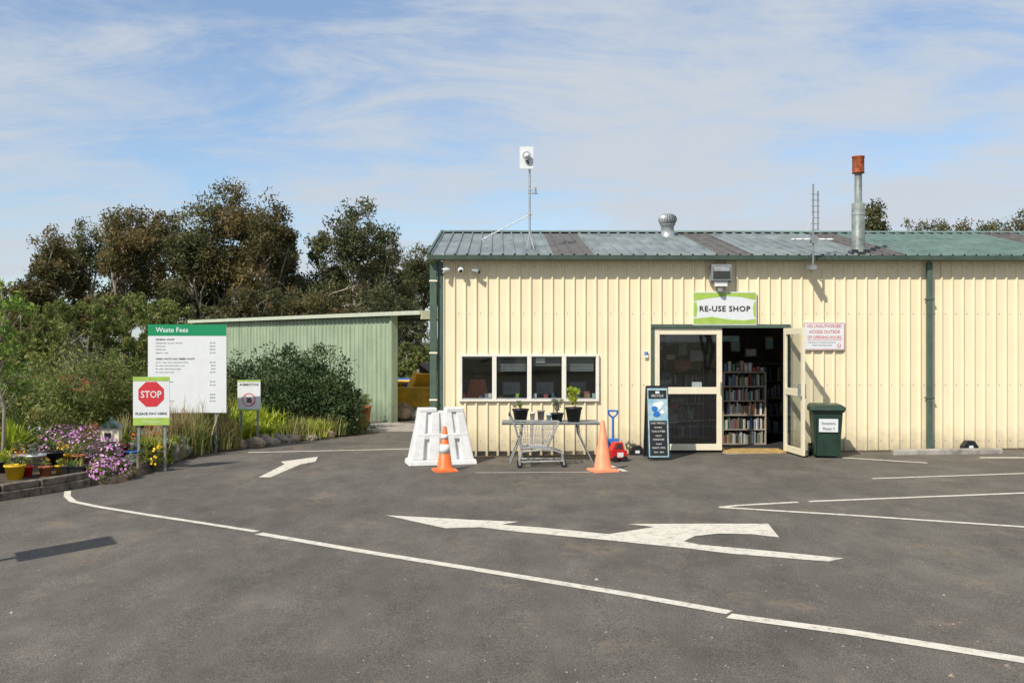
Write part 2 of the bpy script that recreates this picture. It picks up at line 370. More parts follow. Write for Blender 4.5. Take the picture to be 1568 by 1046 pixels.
# ---------------- ground
def sheet(name,xs,ys,mat,dz):
    mb=MB(); nx,ny=len(xs),len(ys)
    vs=[(x,y,G(x)+dz) for y in ys for x in xs]
    mb.add(vs,[(j*nx+i,j*nx+i+1,(j+1)*nx+i+1,(j+1)*nx+i) for j in range(ny-1) for i in range(nx-1)],mat)
    return mb.done(name)
sheet('ground',[-2500,-60,-15,0,25,60,2500],[-2500,-60,0,30,80,3000],'grass',-.012)
sheet('asphalt_yard',[-14.9,0,24.9],[-16,5,30],'asphalt',0)
def markpoly(mb,pts,dz=.004):
    P=[gp(*p) for p in pts]; mb.add([(p.x,p.y,G(p.x)+dz) for p in P],[tuple(range(len(P)))],'paint')
def markline(mb,pts,w=.1,dz=.004):
    P=[gp(*p) for p in pts]
    L=[];R=[]
    for i,p in enumerate(P):
        a=P[max(0,i-1)];b=P[min(len(P)-1,i+1)]; d=Vector((b.x-a.x,b.y-a.y)).normalized(); n=Vector((-d.y,d.x))*w/2
        L.append((p.x+n.x,p.y+n.y,G(p.x+n.x)+dz)); R.append((p.x-n.x,p.y-n.y,G(p.x-n.x)+dz))
    k=len(P); mb.add(L+R,[(i,i+1,k+i+1,k+i) for i in range(k-1)],'paint')
mb=MB(); markline(mb,[(104,752),(103,760),(112,768),(150,776),(230,789),(310,801),(393,814)],.08); 
markline(mb,[(396,817),(560,845),(760,877),(960,910),(1117,938)],.105); markline(mb,[(1116,943),(1300,968),(1568,1011),(1760,1042)],.12)
mb.done('lane_line_marking')
mb=MB(); markpoly(mb,[(590,789),(648,792),(720,796),(794,799),(768,803.5),(830,808),(932,818),(928,827),(800,815),(735,807.5),(682,809),(640,800)])
markpoly(mb,[(932,818),(1002,807),(960,802.5),(1080,802),(1176,802),(1193,823),(1150,818),(1100,817),(1064,821),(1047,829),(1070,834),(1180,844),(1292,855),(1268,860),(1120,848),(1045,839),(985,833),(928,827)])
mb.done('turn_arrow_marking')
mb=MB(); markpoly(mb,[(396,731),(436,711),(430,707),(487,699.5),(483,707),(461,711),(414,731)]); mb.done('turn_arrow_marking')
mb=MB(); markline(mb,[(1222,769),(1130,774),(1102,777)],.08); markline(mb,[(1102,777),(1300,789),(1568,807),(1800,824)],.08,.0045); markline(mb,[(1238,768),(1568,755),(1750,748)],.08)
markline(mb,[(1335,733),(1568,725),(1700,720)],.07); markline(mb,[(1290,701),(1420,709)],.08); markline(mb,[(1500,701),(1568,701),(1700,700)],.12)
mb.done('parking_bay_marking')
mb=MB(); markline(mb,[(380,693),(520,690),(640,687)],.09); markline(mb,[(728,724),(905,723)],.035); markline(mb,[(930,712),(958,722)],.08); mb.done('edge_line_marking')
mb=MB()
for i in range(300):
    px=random.uniform(-50,1620); py=730+330*random.random()**.8; p=gp(px,py); s=random.uniform(.003,.007)*(2.6 if random.random()<.05 else 1)
    a=random.uniform(0,6.28); vs=[(p.x+s*1.3*math.cos(a+k*2.09),p.y+s*1.3*math.sin(a+k*2.09),p.z) for k in range(3)]+[(p.x,p.y,p.z+s)]
    mb.add(vs,[(0,1,3),(1,2,3),(2,0,3)],'conc' if random.random()<.6 else 'rock')
mb.done('loose_gravel')
mb=MB(); P=[gp(*p) for p in ((562,661),(640,661),(640,649),(600,646),(556,649))]; mb.add([(p.x,p.y,G(p.x)+.004) for p in P],[tuple(range(5))],'conc'); mb.done('concrete_apron')

# ---------------- main building
TH=math.radians(.8); X0=(677-CX)/F*16; Y0=16.; c_,s_=math.cos(TH),math.sin(TH)
def fac(px,py,off=0):
    a=(px-CX)/F; v=-off; u=(a*(Y0+v*c_)-X0+v*s_)/(c_-a*s_); t=Y0+u*s_+v*c_
    return u, CH+(CY-py)/F*t
def U(px,off=0): return fac(px,0,off)[0]
def Z(px,py,off=0): return fac(px,py,off)[1]
def fw(u,v,z): return Vector((X0+u*c_-v*s_,Y0+u*s_+v*c_,z))
B=empty('reuse_shop_building',(X0,Y0,0),TH)
P_=.175
def prof(u0,u1,p,h):
    k=math.floor(u0/p)-1; P=[]
    while k*p<u1+p:
        b=k*p; P+= [(b,0),(b+.014,h),(b+.032,h),(b+.046,0)]; k+=1
    def ev(u):
        for a,b in zip(P[:-1],P[1:]):
            if a[0]<=u<=b[0]: return a[1]+(b[1]-a[1])*(u-a[0])/max(1e-6,b[0]-a[0])
        return 0
    return [(u0,ev(u0))]+[q for q in P if u0<q[0]<u1]+[(u1,ev(u1))]
def ribs(mb,u0,u1,z0,z1,m,v=0,p=P_,h=.028):
    pr=prof(u0,u1,p,h); n=len(pr)
    mb.add([(u,v-d,z0) for u,d in pr]+[(u,v-d,z1) for u,d in pr],[(i,i+1,n+i+1,n+i) for i in range(n-1)],m)
UL=17.; WT=3.19; VB=7.5
uw0,zw1=fac(706,546); uw1,zw0=fac(914,611); ud0,zd1=fac(1001,501); ud1,zd0=fac(1206,690); zd0=.09
mb=MB()
ribs(mb,0,uw0,-.12,WT,'cream'); ribs(mb,uw0,uw1,-.12,zw0,'cream'); ribs(mb,uw0,uw1,zw1,WT,'cream'); ribs(mb,uw1,ud0,-.12,WT,'cream')
ribs(mb,ud0,ud1,zd1,WT,'cream'); ribs(mb,ud1,UL,-.12,WT,'cream')
RZ=4.01; RV=3.75
for u in (0,UL): mb.add([(u,.002,-.12),(u,VB,-.12),(u,VB,WT),(u,RV,RZ-.05),(u,.002,WT)],[(0,1,2,3,4)],'cream')
mb.add([(0,VB,-.12),(UL,VB,-.12),(UL,VB,WT),(0,VB,WT)],[(0,1,2,3)],'cream')
mb.done('walls',parent=B)
mb=MB()
for zr in (.25,1.15,2.3,3.05):
    k=1
    while k*P_<UL:
        u=k*P_+.09; k+=1
        if (uw0-.03<u<uw1+.03 and zw0<zr<zw1) or (ud0<u<ud1 and zr<zd1): continue
        mb.box(u-.006,u+.006,-.006,-.0005,zr-.006,zr+.006,'steel')
mb.done('wall_screws',parent=B)
mb=MB(); EV=-.15; EZ=3.22
def roofsheet(mb,u0,u1,m,dz=0):
    pr=prof(u0,u1,.19,.03); n=len(pr)
    for (va,za,vb,zb) in ((EV,EZ,RV,RZ),(VB+.15,EZ,RV,RZ)):
        mb.add([(u,va,za+d+dz) for u,d in pr]+[(u,vb,zb+d+dz) for u,d in pr],[(i,i+1,n+i+1,n+i) for i in range(n-1)],m)
seg=[(-.17,'roof'),(1.79,'sky1'),(2.45,'roof'),(4.41,'sky1'),(5.0,'roof'),(6.95,'sky1'),(7.47,'roofg'),(10.4,'sky1'),(11.1,'roofg'),(UL+.1,None)]
for (a,m),(b,_) in zip(seg[:-1],seg[1:]): roofsheet(mb,a,b,m)
mb.done('roof',parent=B)
mb=MB()
mb.prism([(-.2,RV-.2,RZ-.01),(-.2,RV,RZ+.045),(-.2,RV+.2,RZ-.01),(-.2,RV,RZ+.03)],(UL+.3,0,0),'roofg')
for u in (-.21,UL+.08):
    mb.beam((u,EV,EZ+.01),(u,RV,RZ+.01),.04,.08,'green'); mb.beam((u,VB+.15,EZ+.01),(u,RV,RZ+.01),.04,.08,'green')
mb.prism([(-.22,EV-.09,EZ-.0),(-.22,EV-.075,EZ-.07),(-.22,-.032,EZ-.07),(-.22,-.032,EZ-.055),(-.22,EV-.06,EZ-.055),(-.22,EV-.075,EZ)],(UL+.3,0,0),'green')
mb.box(-.2,UL,-.05,-.0305,EZ-.055,EZ-.01,'green')
mb.done('gutter_and_ridge',parent=B,bevel=0)
mb=MB()
mb.box(-.07,.02,-.036,.08,-.1,3.13,'green')
mb.box(-.19,-.08,-.10,.0,-.1,3.10,'green'); 
for z in (.9,1.65,2.8): mb.box(-.2,-.07,-.11,-.0,z,z+.03,'creamframe')
ud=U(1420); mb.box(ud-.04,ud+.04,-.11,-.03,.02,3.12,'green')
for y in (460,610): z=Z(1420,y); mb.box(ud-.065,ud+.065,-.118,-.028,z,z+.03,'green')
mb.done('downpipes_and_flashing',parent=B,bevel=.008)
mb=MB()
fz0,fz1=zw0-.035,zw1+.03; mb.box(uw0-.03,uw1+.03,-.05,.02,fz0,zw0,'whiteframe'); mb.box(uw0-.03,uw1+.03,-.05,.02,zw1,fz1,'whiteframe')
xs=[706,757,810.5,863.5,914]
for i,px in enumerate(xs):
    u=U(px); w=.035; 
    a,b=(u-.03,u+.02) if i==0 else ((u-.02,u+.03) if i==4 else (u-w,u+w))
    mb.box(a,b,-.048,.018,zw0,zw1,'whiteframe')
    if i<4:
        un=U(xs[i+1]); 
        for (p,q) in ((zw0,zw0+.018),(zw1-.018,zw1)): mb.box(u+w,un-w,-.03,.01,p,q,'steel')
mb.done('window_frames',parent=B,bevel=.004)
mb=MB(); mb.add([(uw0,.0,zw0),(uw1,.0,zw0),(uw1,.0,zw1),(uw0,.0,zw1)],[(0,1,2,3)],'glass')
def door_leaf(mb,u0,u1,z0,z1,v0,v1):
    t=.085; zm=Z(1050,598)
    mb.box(u0,u0+t,v0,v1,z0,z1,'creamframe'); mb.box(u1-t,u1,v0,v1,z0,z1,'creamframe')
    for a,b in ((z0,z0+.10),(z1-.10,z1),(zm-.055,zm+.055)): mb.box(u0+t,u1-t,v0+.002,v1-.002,a,b,'creamframe')
    mb.add([(u0+t,(v0+v1)/2,z0),(u1-t,(v0+v1)/2,z0),(u1-t,(v0+v1)/2,z1),(u0+t,(v0+v1)/2,z1)],[(0,1,2,3)],'glass')
mb.done('window_glass',parent=B)
mb=MB(); ua,ub=U(997),U(1208)
mb.box(ua,ua+.045,-.045,.06,-.05,zd1+.03,'green'); mb.box(ub-.045,ub,-.045,.06,-.05,zd1+.03,'green'); mb.box(ua-.01,ub+.01,-.06,.062,zd1-.015,zd1+.045,'green')
mb.done('door_frame',parent=B,bevel=.004)
mb=MB(); um=U(1105); zt=zd1-.02; door_leaf(mb,ua+.048,um,zd0+.01,zt,-.03,.015)
mb.box(um-.03,um-.015,-.07,-.03,1.0,1.2,'steel'); mb.done('fixed_door_leaf',parent=B,bevel=.003)
mb=MB(); door_leaf(mb,0,.80,zd0+.01,zt,-.02,.02); mb.box(.70,.73,-.06,.06,1.0,1.2,'steel')
mb.box(.74,.77,-.05,.05,.98,1.02,'steel')
o=mb.done('open_door_leaf',parent=B,bevel=.003); o.location=(ub-.09,-.06,0); o.rotation_euler[2]=math.radians(-85)
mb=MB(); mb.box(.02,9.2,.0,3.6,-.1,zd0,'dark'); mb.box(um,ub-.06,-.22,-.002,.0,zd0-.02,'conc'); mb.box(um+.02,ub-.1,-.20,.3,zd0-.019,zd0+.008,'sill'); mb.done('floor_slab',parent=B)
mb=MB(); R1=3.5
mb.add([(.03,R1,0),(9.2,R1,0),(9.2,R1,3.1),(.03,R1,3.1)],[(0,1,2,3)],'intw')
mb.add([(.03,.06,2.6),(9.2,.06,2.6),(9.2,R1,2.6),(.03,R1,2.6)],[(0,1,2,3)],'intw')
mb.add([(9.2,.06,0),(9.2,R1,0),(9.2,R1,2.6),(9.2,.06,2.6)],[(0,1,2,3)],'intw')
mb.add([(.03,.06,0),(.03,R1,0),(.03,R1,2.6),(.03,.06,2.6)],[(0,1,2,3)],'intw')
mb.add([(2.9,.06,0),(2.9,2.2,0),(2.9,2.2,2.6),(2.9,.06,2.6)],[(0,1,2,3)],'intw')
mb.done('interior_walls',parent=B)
def bookshelf(mb,u0,u1,v,z0,rows,rh,depth=.25,fill=.93):
    mb.box(u0-.02,u0,v,v+depth,z0,z0+rows*rh,'shelf'); mb.box(u1,u1+.02,v,v+depth,z0,z0+rows*rh,'shelf')
    for r in range(rows+1): mb.box(u0,u1,v,v+depth,z0+r*rh,z0+r*rh+.02,'shelf')
    for r in range(rows):
        x=u0+.01
        while x<u1-.05:
            t=random.uniform(.012,.035); h=rh*random.uniform(.55,.85)
            if random.random()<fill: mb.box(x,x+t,v+.01+random.uniform(0,.04),v+.2,z0+r*rh+.021,z0+r*rh+.021+h,random.choice(M['books']))
            x+=t+.003
mb=MB(); a=U(1107,-1.0); b=U(1172,-1.0); bookshelf(mb,a,b-.02,.95,zd0,5,.245); 
bookshelf(mb,a-1.2,a-.1,2.2,zd0,5,.30); bookshelf(mb,a+.2,a+2.0,3.0,zd0,4,.33,fill=.8); mb.done('bookshelves',parent=B)
mb=MB()
for i in range(34):
    u=a+random.uniform(-1.3,1.6); v=random.uniform(1.9,3.2); z=random.uniform(1.35,2.3); w=random.uniform(.06,.2); h=random.uniform(.06,.22)
    mb.box(u,u+w,v,v+.02,z,z+h,random.choice(M['books']))
for i in range(10):
    u=a+.02+i*.07; h=random.uniform(.06,.2); mb.box(u,u+.05,1.0,1.1,zd0+1.25,zd0+1.25+h,random.choice(M['books']))
for px,py,w,h in ((1126,530,.16,.2),(1150,540,.2,.14),(1178,525,.14,.22),(1140,558,.3,.07)):
    u,z=fac(px,py,-1.6); mb.box(u-w/2,u+w/2,1.6,1.63,z-h/2,z+h/2,'shelf'); mb.box(u-w*.38,u+w*.38,1.595,1.599,z-h*.36,z+h*.36,'lblue' if w<.18 else M['books'][4])
# office: blinds, sill clutter, screens, chair
for i in range(20):
    u=random.uniform(uw0+.08,uw1-.1); w=random.uniform(.03,.09); h=random.uniform(.03,.12); mb.box(u,u+w,.06+random.uniform(0,.06),.15,zw0+.0,zw0+h,random.choice([M['books'][k] for k in (0,3,5,6,7,1)]))
mb.frus((.2,.12),(.12,.1),.85,1.22,'orange',(U(730),.75),(U(730),.75)); mb.ico((U(730),.75,1.32),.10,'barkd',2)
mb.box(uw0,uw1,.05,.5,zw0-.03,zw0-.002,'barkd')
bh=(.02,.20,.12,.22)
for k in range(4):
    u0_,u1_=U(xs[k])+.05,U(xs[k+1])-.05
    z=zw1-.02
    while z>zw1-bh[k]-.02:
        mb.box(u0_,u1_,.04,.055,z-.02,z-.004,'blind'); z-=.022
    u=(u0_+u1_)/2
    if k: mb.box(u-.16,u+.16,.55,.58,zw0+.03,zw0+.27,'black'); mb.box(u-.14,u+.14,.545,.549,zw0+.05,zw0+.25,'steel')
for px,m in ((708,'redp'),(748,'swhite'),(907,'lblue'),(868,'swhite'),(817,'swhite'),(790,'lime')): u=U(px); mb.box(u,u+.05,.03,.034,zw0+.02,zw0+.09,m)
u=U(830); mb.box(u-.10,u+.05,.02,.024,zw1-.10,zw1-.02,'white')
mb.box(U(1060),U(1075),.03,.034,Z(1060,594),Z(1060,585),'white'); mb.box(U(1120),U(1162),1.3,1.32,1.85,1.95,'lblue')
for i in range(18):
    u=random.uniform(ua+.15,um-.25); z=random.uniform(.2,1.9); w=random.uniform(.08,.3); mb.box(u,u+w,.9+random.random()*.6,1.7,z,z+random.uniform(.05,.2),random.choice(M['books']))
mb.done('shop_stock',parent=B)

def wallobj(mb,name,u,z,v=-.03,bevel=0):
    w=fw(u,v,z); return mb.done(name,w,TH,bevel=bevel)
mb=MB(); u0,z1=fac(1061,447,.05);u1,z0=fac(1158,498,.05); W=u1-u0;H=z1-z0
mb.box(-W/2,W/2,-.02,.01,-H/2,H/2,'swhite')
def swoosh(mb,pts,y,m): mb.add([(p[0]*W/2,y,p[1]*H/2) for p in pts],[tuple(range(len(pts)))],m)
swoosh(mb,[(-.98,.94),(-.98,.45),(-.5,.62),(0,.74),(.5,.70),(.98,.5),(.98,.94)],-.0225,'lime')
swoosh(mb,[(-.98,-.94),(.98,-.94),(.98,-.62),(.6,-.72),(.1,-.66),(-.4,-.5),(-.98,-.62)],-.0225,'lime')
swoosh(mb,[(-.98,.38),(-.98,-.5),(-.9,-.5),(-.86,0),(-.9,.4)],-.0225,'lime'); swoosh(mb,[(.98,.42),(.93,.42),(.88,0),(.92,-.5),(.98,-.5)],-.0225,'lime')
mb.text('RE-USE SHOP',0,-.0265,-.045,.085,'text',width=W*.80,bold=.018,space=1.08)
wallobj(mb,'shop_name_sign',(u0+u1)/2,(z0+z1)/2,-.045)
mb=MB(); u0,z1=fac(1231,494,.04);u1,z0=fac(1293,536,.04); W=u1-u0;H=z1-z0
mb.box(-W/2,W/2,-.01,.01,-H/2,H/2,'swhite')
for a in (-1,1):
    mb.box(a*(W/2-.008)-.003,a*(W/2-.008)+.003,-.0125,-.0105,-H/2+.01,H/2-.01,'redp'); mb.box(-W/2+.013,W/2-.013,-.0125,-.0105,a*(H/2-.012)-.003,a*(H/2-.012)+.003,'redp')
for i,t in enumerate(('NO UNAUTHORISED','ACCESS OUTSIDE','OF OPENING HOURS')): mb.text(t,0,-.013,H/2-.082-i*.09,.05,'redp',width=W*(.84 if i!=1 else .76),bold=.004)
mb.box(-W*.42,W*.42,-.0125,-.0105,-.065,-.06,'redp')
for i,t in enumerate(('THIS AREA IS UNDER CONSTANT','VIDEO SURVEILLANCE')): mb.text(t,-.04,-.013,-.11-i*.045,.020,'gtext',width=W*(.7 if i==0 else .5))
mb.cyl((W*.36,-.0105,-H*.33),(W*.36,-.0135,-H*.33),.03,.03,'redp',20); mb.cyl((W*.36,-.0136,-H*.33),(W*.36,-.0150,-H*.33),.021,.021,'swhite',20)
wallobj(mb,'access_warning_sign',(u0+u1)/2,(z0+z1)/2,-.04)
mb=MB(); mb.box(-.035,.035,-.006,.006,-.05,.05,'swhite'); mb.box(-.03,.03,-.009,-.0065,-.005,.045,'blue'); mb.text('P',0,-.0095,.005,.03,'swhite'); u,z=fac(989,543); wallobj(mb,'small_wall_notice',u,z,-.036)
mb=MB(); mb.box(-.16,.16,-.16,-.02,-.13,.13,'steel'); mb.box(-.135,.135,-.168,-.162,-.10,.10,'lensdark'); mb.box(-.13,.13,-.172,-.1695,.02,.095,'galv')
mb.box(-.10,.10,-.13,.0,-.22,-.135,'white'); mb.cyl((0,-.09,-.25),(0,-.09,-.30),.05,.05,'steel'); mb.box(-.17,-.145,-.1,.0,-.15,-.05,'steel'); mb.box(.145,.17,-.1,.0,-.15,-.05,'steel')
u,z=fac(1103,418,.1); wallobj(mb,'wall_floodlight',u,z,-.03,.006)
for px,py,t in ((683,411,0),(706,411,1),(729,413,2)):
    mb=MB(); mb.cyl((0,0,0),(0,-.03,0),.04,.04,'white',16); mb.cyl((0,-.03,0),(.01,-.07,-.03),.015,.015,'white',8)
    if t==1: mb.ico((0,-.09,-.04),.05,'white',2); mb.ico((0,-.115,-.05),.032,'black',2)
    else:
        s=-1 if t==0 else 1
        mb.cyl((-.05*s,-.06,-.02),(.05*s,-.13,-.05),.032,.035,'white' if t==0 else 'steel',14); mb.cyl((.05*s,-.13,-.05),(.053*s,-.133,-.052),.027,.027,'black',14)
    u,z=fac(px,py,.03); wallobj(mb,'security_camera',u,z,-.03)
D=16.9; mb=MB(); x=wx(811,D); zb=wz(378,D); zt_=wz(255,D); mb.cyl((0,0,-.05),(0,0,zt_-zb),.018,.018,'galv',10)
mb.box(-.17,.06,-.06,-.03,wz(260,D)-zb,wz(226,D)-zb,'swhite'); cz=wz(241,D)-zb
mb.cyl((-.05,-.06,cz),(-.05,-.13,cz),.045,.075,'galv',18); mb.ico((-.05,-.13,cz),.045,'white',2); mb.cyl((-.05,-.10,cz-.05),(-.0,-.03,cz-.16),.012,.012,'black',8)
for py,l in ((291,.06),(296,.14),(328,.04)): z=wz(py,D)-zb; mb.cyl((-.03,0,z),(l,-.03,z-.01),.012,.01,'steel',8)
mb.cyl((.10,-.03,wz(298,D)-zb),(.10,-.03,wz(288,D)-zb),.015,.015,'steel',8)
mb.cyl((wx(737,D)-x,.0,wz(366,D)-zb-.02),(-.01,0,wz(330,D)-zb),.009,.009,'galv',6)
mb.cyl((wx(743,D)-x,-.12,wz(366,D)-zb-.09),(wx(737,D)-x,0,wz(364,D)-zb-.02),.012,.012,'galv',6)
mb.box(-.07,.07,-.07,.07,-.05,.01,'steel')
for a,b in ((-.06,-.35),(.07,-.32)): mb.cyl((0,0,.22),(a,b,-.08),.01,.01,'galv',6)
mb.done('rooftop_mast_antenna',(x,D,zb))
D=15.72; mb=MB(); x=wx(1245,D); zb=wz(411,D); f=lambda py: wz(py,D)-zb
mb.cyl((0,0,0),(0,0,f(282)),.016,.013,'steel',8); mb.cyl((.075,0,f(352)),(.075,0,f(293)),.012,.012,'steel',8)
for k in range(7):
    z=f(298+k*9); mb.cyl((-.03,0,z),(.10,0,z),.006,.006,'steel',6)
mb.cyl((-.34,0,f(367)),(.32,0,f(367)),.016,.016,'white',8)
for k in range(6): X=-.30+k*.12; mb.cyl((X,-.10,f(367)),(X,.12,f(367)),.006,.006,'galv',6)
mb.box(-.04,.06,-.03,.03,f(373),f(361),'steel'); mb.cyl((0,0,f(385)),(.0,.28,f(402)),.01,.01,'steel',6); mb.box(-.05,.05,-.02,.25,-.02,.05,'steel')
mb.cyl((0,0,f(330)),(-.11,-.02,f(354)),.006,.006,'galv',6)
mb.done('tv_antenna',(x,D,zb))
def roofz(Y,x):
    v=Y-Y0-(x-X0)*s_; return EZ+(RZ-EZ)*(v-EV)/(RV-EV)
D=16.25; x=wx(1314,D); zb=roofz(D,x); mb=MB(); f=lambda py: wz(py,D)-zb
mb.frus((.16,.16),(.12,.12),-.06,.06,'black'); mb.lathe([(.14,.02),(.105,.12),(.103,f(312)),(.06,f(312)+.005),(.058,f(266)),(.058,f(250))],(0,0,0),'flue',24)
mb.lathe([(.108,f(330)),(.108,f(326))],(0,0,0),'galv',24)
mb.lathe([(.06,f(266)),(.10,f(266)),(.095,f(264)),(.095,f(243)),(.102,f(242)),(.102,f(240)),(0,f(240))],(0,0,0),'rust',24)
mb.done('chimney_flue',(x,D,zb))
D=19.2; x=wx(1022,D); zb=roofz(D,x); mb=MB(); hh=wz(328,D)-zb
mb.lathe([(.2,-.08),(.13,.0),(.12,hh*.45),(.15,hh*.47),(.15,hh*.52)],(0,0,0),'galv',24)
n=22
for i in range(n):
    a=2*math.pi*i/n; vs=[]
    for k in range(6):
        t=k/5; r=.13+.055*math.sin(math.pi*t); z=hh*(.5+.48*t) 
        if k==5: r=.1
        for w in (0,.22): vs.append((r*math.cos(a+w)*(1 if w==0 else .93),r*math.sin(a+w)*(1 if w==0 else .93),z))
    mb.add(vs,[(2*k,2*k+1,2*k+3,2*k+2) for k in range(5)],'galv')
mb.lathe([(.105,hh*.96),(.09,hh*1.0),(0,hh*1.03)],(0,0,0),'galv',24); mb.lathe([(.11,hh*.5),(.11,hh*.97)],(0,0,0),'steel',16)
mb.done('roof_turbine_vent',(x,D,zb))

# ---------------- street furniture
def cone(name,px,py,h,mat,bands):
    p=gp(px,py); mb=MB(); r0=.12*h/.7; b=.175*h/.7
    mb.frus((b,b),(b*.96,b*.96),0,.03,mat); 
    def rad(z): return r0+( .026-r0)*(z-.03)/(h-.03)
    pr=[(r0+.03,.03),(r0,.05)]; mb.lathe(pr+[(rad(h-.01),h-.01),(.02,h),(.014,h-.01)],(0,0,0),mat,28)
    for a,c in bands: mb.lathe([(rad(a*h)+.002,a*h),(rad(a*h)+.004,a*h),(rad(c*h)+.004,c*h),(rad(c*h)+.002,c*h)],(0,0,0),'white',28)
    mb.done(name,p,.3)
cone('traffic_cone',681,721,.64,'orange',((.40,.60),(.72,.82)))
cone('traffic_cone',923,721,.71,'salmon',())
mb=MB(); 
mb.frus((.52,.25),(.505,.235),0,.08,'barrier'); mb.frus((.47,.15),(.35,.08),.08,.80,'barrier')
for i,(a,b) in enumerate(((-.385,-.28),(-.13,-.095),(.13,.095),(.385,.28))):
    for sg in (-1,1):
        mb.prism([(a-.09,sg*.215,.08),(a+.09,sg*.215,.08),(b+.06,sg*.105,.79),(b-.06,sg*.105,.79)],(0,-sg*.09,0),'barrier')
for sg in (-1,1): mb.box(-.40,.40,min(sg*.10,sg*.16),max(sg*.10,sg*.16),.38,.47,'barrier')
mb.box(-.345,-.07,-.108,.108,.78,.85,'barrier'); mb.box(.07,.345,-.108,.108,.78,.85,'barrier')
p=gp(674,711); mb.done('plastic_barrier',(p.x,p.y+.1,p.z),math.radians(14),bevel=.014)
# table
D=15.25; mb=MB(); xa,xb=wx(769,D),wx(916,D); zt_=.63; gz=G(0)
mb.box(xa,xb,-.28,.28,zt_-.02,zt_,'steel'); mb.box(xa-.005,xb+.005,-.285,.285,zt_-.032,zt_-.022,'black')
for sx,x0,x1 in ((-1,wx(800,D),wx(781,D)),(1,wx(884,D),wx(906,D))):
    for yy in (-.24,.24):
        mb.path([(x0,yy,zt_-.04),(x0+.02*sx,yy,zt_-.2),((x0+x1)/2,yy,zt_-.38),(x1,yy*1.1,gz)],.013,'steel')
    mb.cyl(((x0+x1)/2,-.24,zt_-.38),((x0+x1)/2,.24,zt_-.38),.01,.01,'steel')
mb.done('folding_table',(0,D,0))
# shopping trolley
D=14.62; mb=MB()
def X(px): return wx(px,D)
def Zc(py): return wz(py,D)
g=G(0); W2=.2
b0,b1,t0,t1=X(797),X(838),X(788),X(856); zb_,zt2=Zc(684),Zc(646)
for z,fr in ((zt2,1),(zb_,0),((zt2+zb_)/2,.5),(zt2*.75+zb_*.25,.75),(zt2*.25+zb_*.75,.25)):
    l=b0+(t0-b0)*fr; r=b1+(t1-b1)*fr; rr=.010 if fr in(0,1) else .005
    mb.path([(l,-W2,z),(r,-W2*.8,z),(r,W2*.8,z),(l,W2,z),(l,-W2,z)],rr,'galv',6)
for i in range(15):
    f=i/14
    for sy in (-1,1): mb.cyl((b0+(b1-b0)*f,sy*W2*(1-.2*f),zb_),(t0+(t1-t0)*f,sy*W2*(1-.2*f),zt2),.004,.004,'galv',5)
for i in range(9):
    f=-1+i/4; mb.cyl((b0,W2*f,zb_),(t0,W2*f,zt2),.004,.004,'galv',5); mb.cyl((b1,W2*.8*f,zb_),(t1,W2*.8*f,zt2),.004,.004,'galv',5); mb.cyl((b0,W2*f,zb_),(b1,W2*.8*f,zb_),.004,.004,'galv',5)
for sy in (-1,1):
    mb.path([(X(780),sy*.21,Zc(634)),(X(788),sy*.21,Zc(650)),(X(799),sy*.2,Zc(690)),(X(795),sy*.2,g+.09),(X(862),sy*.15,g+.10),(X(860),sy*.15,Zc(692)),(X(842),sy*.15,Zc(686)),(X(800),sy*.19,Zc(690))],.012,'galv',8)
    for px,yy in ((796,.2),(863,.15)):
        mb.cyl((X(px),sy*yy-.012,g+.045),(X(px),sy*yy+.012,g+.045),.045,.045,'black',16); mb.beam((X(px),sy*yy,g+.045),(X(px)-.01,sy*yy,g+.11),.03,.03,'galv')
mb.cyl((X(780),-.23,Zc(634)),(X(780),.23,Zc(634)),.014,.014,'black',10)
for f in (0,.25,.5,.75,1): mb.cyl((X(797)+(X(860)-X(797))*f,-.18,g+.1),(X(797)+(X(860)-X(797))*f,.18,g+.1),.005,.005,'galv',5)
mb.done('shopping_trolley',(0,D,0))
# bin
mb=MB(); mb.frus((.18,.20),(.22,.25),.03,.70,'bin'); mb.frus((.24,.275),(.25,.285),.70,.735,'bin')
mb.prism([(-.255,-.30,.735),(.255,-.30,.735),(.255,-.285,.775),(.21,-.18,.81),(-.21,-.18,.81),(-.255,-.285,.775)],(0,.48,0),'bin')
mb.cyl((-.22,.31,.76),(.22,.31,.76),.02,.02,'bin'); 
for a in (-.19,.19): mb.box(a-.02,a+.02,.16,.32,.735,.79,'bin')
for a in (-.205,.205): mb.cyl((a-.03,.20,.095),(a+.03,.20,.095),.095,.095,'black',22); mb.cyl((a-.033,.20,.095),(a+.033,.20,.095),.04,.04,'steel',14)
mb.prism([(-.13,-.243,.40),(.15,-.243,.40),(.15,-.256,.60),(-.13,-.256,.60)],(0,-.006,0),'swhite')
mb.text('Donations',0.01,-.266,.52,.035,'text',width=.2); mb.text('Please !!',0.01,-.266,.44,.035,'text',width=.17)
for a in (-.18,.18): mb.prism([(a-.012,-.215,.06),(a+.012,-.215,.06),(a+.012,-.256,.62),(a-.012,-.256,.62)],(0,-.012,0),'bin')
p=gp(1264,699); mb.done('wheelie_bin',p,math.radians(-10),bevel=.012)
